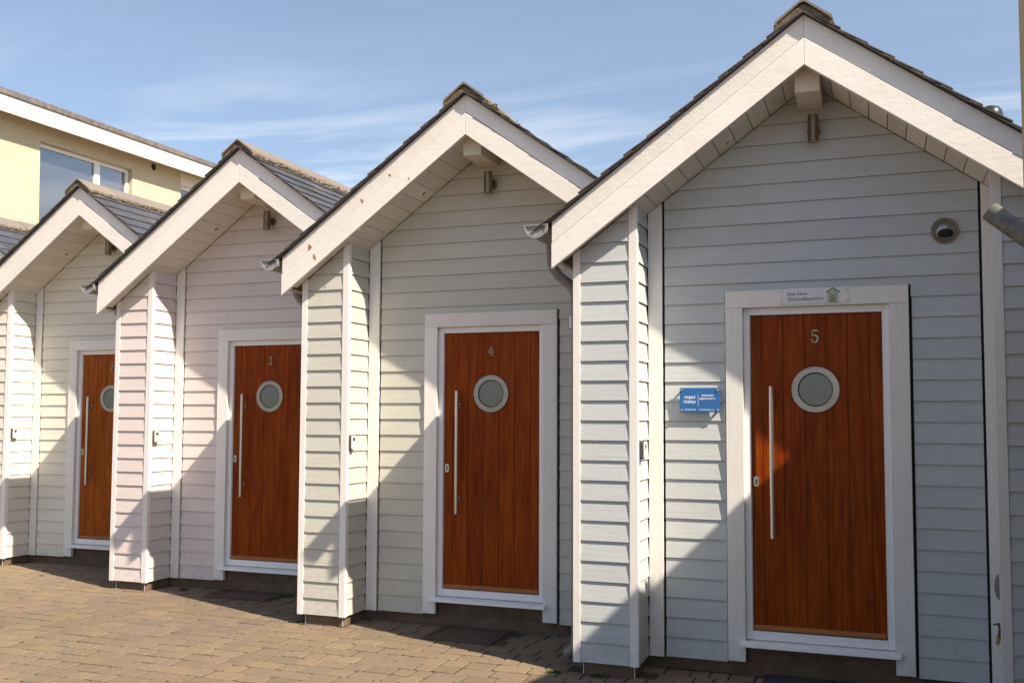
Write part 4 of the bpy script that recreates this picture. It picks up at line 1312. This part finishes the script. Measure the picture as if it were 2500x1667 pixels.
# key safe seen edge-on and tap on the right return of hut 5
t = thing('meter_box', 'slim grey rounded box fixed on the white reveal right of door 5', 'box', (2.566, 0.20, 0.527))
b = MBld(); o = [(0, 0), (-0.030, 0.0), (-0.044, 0.012), (-0.052, 0.045), (-0.054, 0.075), (-0.050, 0.105), (-0.042, 0.130), (-0.030, 0.142), (0, 0.142)]
link('cover', b.prism([(x, -0.05, z) for x, z in o], [(x, 0.05, z) for x, z in o]).mesh('cover', bevel=0.003), flat('greenish_grey_plastic', (0.20, 0.20, 0.165), 0.5), t)
link('back_plate', MBld().box(-0.004, -0.055, -0.006, 0.0008, 0.055, 0.148).mesh('back_plate'), M_KEYDARK, t)
t = thing('garden_tap', 'dark garden tap with a brass hose connector right of door 5', 'tap', (2.566, 0.19, 0.27))
link('tap_body', MBld().tube([(0.0, 0, 0.075), (-0.022, 0, 0.080), (-0.032, 0, 0.072), (-0.040, 0, 0.048)], [0.012, 0.013, 0.014, 0.010], 14).tube([(-0.028, 0, 0.078), (-0.038, 0, 0.108)], [0.013, 0.007], 12).mesh('tap_body', smooth=True), M_DARKMETAL, t)
link('tee_handle', MBld().tube([(-0.069, 0, 0.114), (-0.018, 0, 0.126)], 0.0045, 10).tube([(-0.038, 0, 0.106), (-0.043, 0, 0.122)], 0.006, 10).mesh('tee_handle', smooth=True), M_DARKMETAL, t)
link('hose_connector', MBld().tube([(-0.040, 0, 0.048), (-0.044, 0, 0.030), (-0.046, 0, 0.018), (-0.050, 0, 0.0)], [0.0135, 0.0135, 0.010, 0.009], 14).mesh('hose_connector', smooth=True), M_BRASS, t)

# flue dome on the far slope of hut 5
t = thing('flue_cowl', 'polished grey domed flue cowl peeping over the right verge of hut 5', 'flue', (2.666, 1.30, 3.375))
vs = []; fs = []; b = MBld(); seg = 28
prof = [(0.045, 0.0), (0.045, 0.30), (0.078, 0.300), (0.084, 0.315), (0.084, 0.335), (0.078, 0.362), (0.062, 0.384), (0.036, 0.396), (0.0005, 0.400)]
for r, z in prof: vs += [(r * math.cos(2 * math.pi * k / seg), r * math.sin(2 * math.pi * k / seg), z) for k in range(seg)]
for i in range(len(prof) - 1):
    for k in range(seg):
        k2 = (k + 1) % seg; fs.append((i * seg + k, i * seg + k2, (i + 1) * seg + k2, (i + 1) * seg + k))
b.add(vs, fs)
M_COWL = glass('polished_grey_metal', (0.055, 0.058, 0.06), 0.22); M_COWL.node_tree.nodes['Principled BSDF'].inputs['Metallic'].default_value = 0.6
link('dome', b.mesh('dome', smooth=True), M_COWL, t)
link('base_flashing', MBld().tube([(0, 0, -0.22), (0, 0, 0.02)], [0.09, 0.07], 20).mesh('base_flashing', smooth=True), M_GALV, t)

# inspection covers
for n, (a0, a1, b0, b1) in COVERS.items():
    t = thing('inspection_cover', {4: 'recessed rectangular inspection cover on the paving before the sage green hut', 3: 'recessed inspection cover on the paving before the pink hut'}[n], 'cover', ((a0 + a1) / 2, (b0 + b1) / 2, GZ), 'inspection covers')
    w, h = (a1 - a0) / 2, (b1 - b0) / 2
    b = MBld(); ft = 0.028
    for (x0, y0, x1, y1) in ((-w, -h, w, -h + ft), (-w, h - ft, w, h), (-w, -h + ft, -w + ft, h - ft), (w - ft, -h + ft, w, h - ft)):
        b.box(x0, y0, -0.012, x1, y1, 0.003)
    link('cover_frame', b.mesh('cover_frame', bevel=0.0015), M_COVER, t)
    b = MBld(); ft2 = ft + 0.006
    for (x0, y0, x1, y1) in ((-w + ft2, -h + ft2, w - ft2, -h + ft2 + 0.012), (-w + ft2, h - ft2 - 0.012, w - ft2, h - ft2), (-w + ft2, -h + ft2 + 0.012, -w + ft2 + 0.012, h - ft2 - 0.012), (w - ft2 - 0.012, -h + ft2 + 0.012, w - ft2, h - ft2 - 0.012)):
        b.box(x0, y0, -0.012, x1, y1, 0.002)
    link('tray_edge', b.mesh('tray_edge'), M_COVER, t)
    w2, h2 = w - ft2 - 0.0125, h - ft2 - 0.0125
    link('infill_slab', MBld().box(-w2, -h2, -0.012, w2, h2, -0.0015).mesh('infill_slab'), M_COVERSLAB, t)

# doormat hut 5
t = thing('doormat', 'black rubber-edged doormat on the paving below door 5', 'doormat', (1.515, 0.285, GZ))
w, h = 0.335, 0.22
b = MBld()
for (x0, y0, x1, y1) in ((-w, -h, w, -h + 0.03), (-w, h - 0.03, w, h), (-w, -h + 0.03, -w + 0.03, h - 0.03), (w - 0.03, -h + 0.03, w, h - 0.03)): b.box(x0, y0, 0.003, x1, y1, 0.013)
link('rubber_border', b.mesh('rubber_border', bevel=0.003), M_RUBBER, t)
link('bristle_pad', MBld().box(-w + 0.0305, -h + 0.0305, 0.003, w - 0.0305, h - 0.0305, 0.0165).mesh('bristle_pad'), M_BRISTLE, t)

# weeds and a dry leaf
def weed(x, y, s, nl, seed, label):
    rw = random.Random(seed)
    b = MBld()
    for k in range(nl):
        a = rw.uniform(0, 6.283); el = rw.uniform(0.15, 1.1); ln = s * rw.uniform(0.5, 1.1); wd = ln * 0.16
        d = Vector((math.cos(a) * math.cos(el), math.sin(a) * math.cos(el), math.sin(el)))
        p0 = Vector((rw.uniform(-1, 1) * s * 0.9, rw.uniform(-1, 1) * s * 0.35, 0)); sd = Vector((-math.sin(a), math.cos(a), 0)) * wd
        mid = p0 + d * ln * 0.5; tip = p0 + d * ln - Vector((0, 0, ln * 0.2)); th = Vector((0, 0, 0.0008))
        b.add([p0, mid + sd, tip, mid - sd, p0 + th, mid + sd + th, tip + th, mid - sd + th], [(0, 1, 2, 3), (7, 6, 5, 4), (0, 4, 5, 1), (1, 5, 6, 2), (2, 6, 7, 3), (3, 7, 4, 0)])
    o = link('weed', b.mesh('weed'), M_LEAF, None, (x, y, GZ)); tag(o, label, 'weed')
weed(0.16, -0.005, 0.040, 70, 1, 'tuft of weeds against the front plinth of the blue-grey hut')
weed(-0.13, -0.02, 0.045, 50, 2, 'small weed by the downpipe foot of the blue-grey hut')
weed(-4.36, 1.60, 0.050, 36, 3, 'low weed in the paving before the pink hut\'s recess')
weed(-3.28, 1.68, 0.045, 40, 4, 'weed at the doorstep of the pink hut by the sage hut\'s corner')
weed(-2.46, 0.665, 0.030, 16, 5, 'wispy brown-green weed at the sage hut\'s plinth corner')
weed(-0.20, 0.95, 0.05, 20, 6, 'thin weed in the dark corner between the sage and blue huts')
b = MBld(); vs = []
for i in range(7):
    for j in range(4):
        u, v = i / 6 - 0.5, j / 3 - 0.5; wv = math.cos(u * 3.0) * 0.5
        vs.append((u * 0.07, v * 0.045 * wv, 0.012 + 0.03 * abs(v) ** 1.2 + 0.03 * u * u + 0.004 * math.sin(9 * u)))
n_ = len(vs); vs += [(x, y, z - 0.001) for x, y, z in vs]
fs = []
for i in range(6):
    for j in range(3):
        a = i * 4 + j; fs.append((a, a + 4, a + 5, a + 1)); fs.append((n_ + a, n_ + a + 1, n_ + a + 5, n_ + a + 4))
b.add(vs, fs)
o = link('dry_leaf', b.mesh('dry_leaf', smooth=True), M_DRYLEAF, None, (-6.25, 1.72, GZ - 0.008), (0, 0, R(20))); tag(o, 'curled dry brown leaf lying on the shaded paving before the cream hut', 'leaf')

# loose grit, crumbs of mortar and leaf bits gathered against the plinths
rg = random.Random(9); b = MBld()
for k, (hx, hy) in HX.items():
    for i in range(260):
        seg_ = rg.random()
        if seg_ < 0.7: x = hx + rg.uniform(0.44, 2.5); y = hy + D + 0.02 - abs(rg.gauss(0, 0.06))
        elif seg_ < 0.85: x = hx + rg.uniform(0.0, 0.45); y = hy - abs(rg.gauss(0, 0.05))
        else: x = hx - 0.02 - abs(rg.gauss(0, 0.05)); y = hy + rg.uniform(0, 1.0)
        q = rg.uniform(0.0015, 0.006); c0 = Vector((x, y, 0.001))
        pts = [c0 + Vector((rg.uniform(-1, 1) * q, rg.uniform(-1, 1) * q, rg.uniform(0, 1) * q)) for _ in range(4)]
        b.add(pts, [(0, 1, 2), (0, 3, 1), (1, 3, 2), (2, 3, 0)])
for i in range(500):
    x, y = rg.uniform(-9, 1.5), rg.uniform(-1.6, 2.6); q = rg.uniform(0.001, 0.0035); c0 = Vector((x, y, 0.0015))
    pts = [c0 + Vector((rg.uniform(-1, 1) * q, rg.uniform(-1, 1) * q, rg.uniform(0, 1) * q)) for _ in range(4)]
    b.add(pts, [(0, 1, 2), (0, 3, 1), (1, 3, 2), (2, 3, 0)])
o = link('grit', b.mesh('grit'), M_COVERSLAB, None, (0, 0, GZ)); o['kind'] = 'stuff'
o['label'] = 'loose grit and crumbs scattered on the paving and along the plinths'; o['category'] = 'grit'
# thin grass and moss growing in the paving joints
b = MBld()
for i in range(260):
    row = rg.randint(2, 38); y = -3.2 + row * ROW + rg.uniform(-0.003, 0.003)
    x = rg.uniform(-8.5, 1.2)
    if noise.noise(Vector((x * 0.9, y * 1.2, 4.4))) < 0.12 and not (-1.6 < x < 0.3 and -0.5 < y < 0.2): continue
    for j in range(rg.randint(4, 9)):
        p0 = Vector((x + rg.uniform(-0.03, 0.03), y + rg.uniform(-0.003, 0.003), -0.004)); a = rg.uniform(0, 6.28); ln = rg.uniform(0.004, 0.014)
        d_ = Vector((math.cos(a) * 0.7, math.sin(a) * 0.7, 0.8)) * ln; sd = Vector((-math.sin(a), math.cos(a), 0)) * 0.0014
        b.add([p0 - sd, p0 + sd, p0 + d_], [(0, 1, 2)])
o = link('joint_grass', b.mesh('joint_grass'), M_LEAF, None, (0, 0, GZ)); o['kind'] = 'stuff'
o['label'] = 'sparse short grass and moss in the joints of the paving'; o['category'] = 'grass'
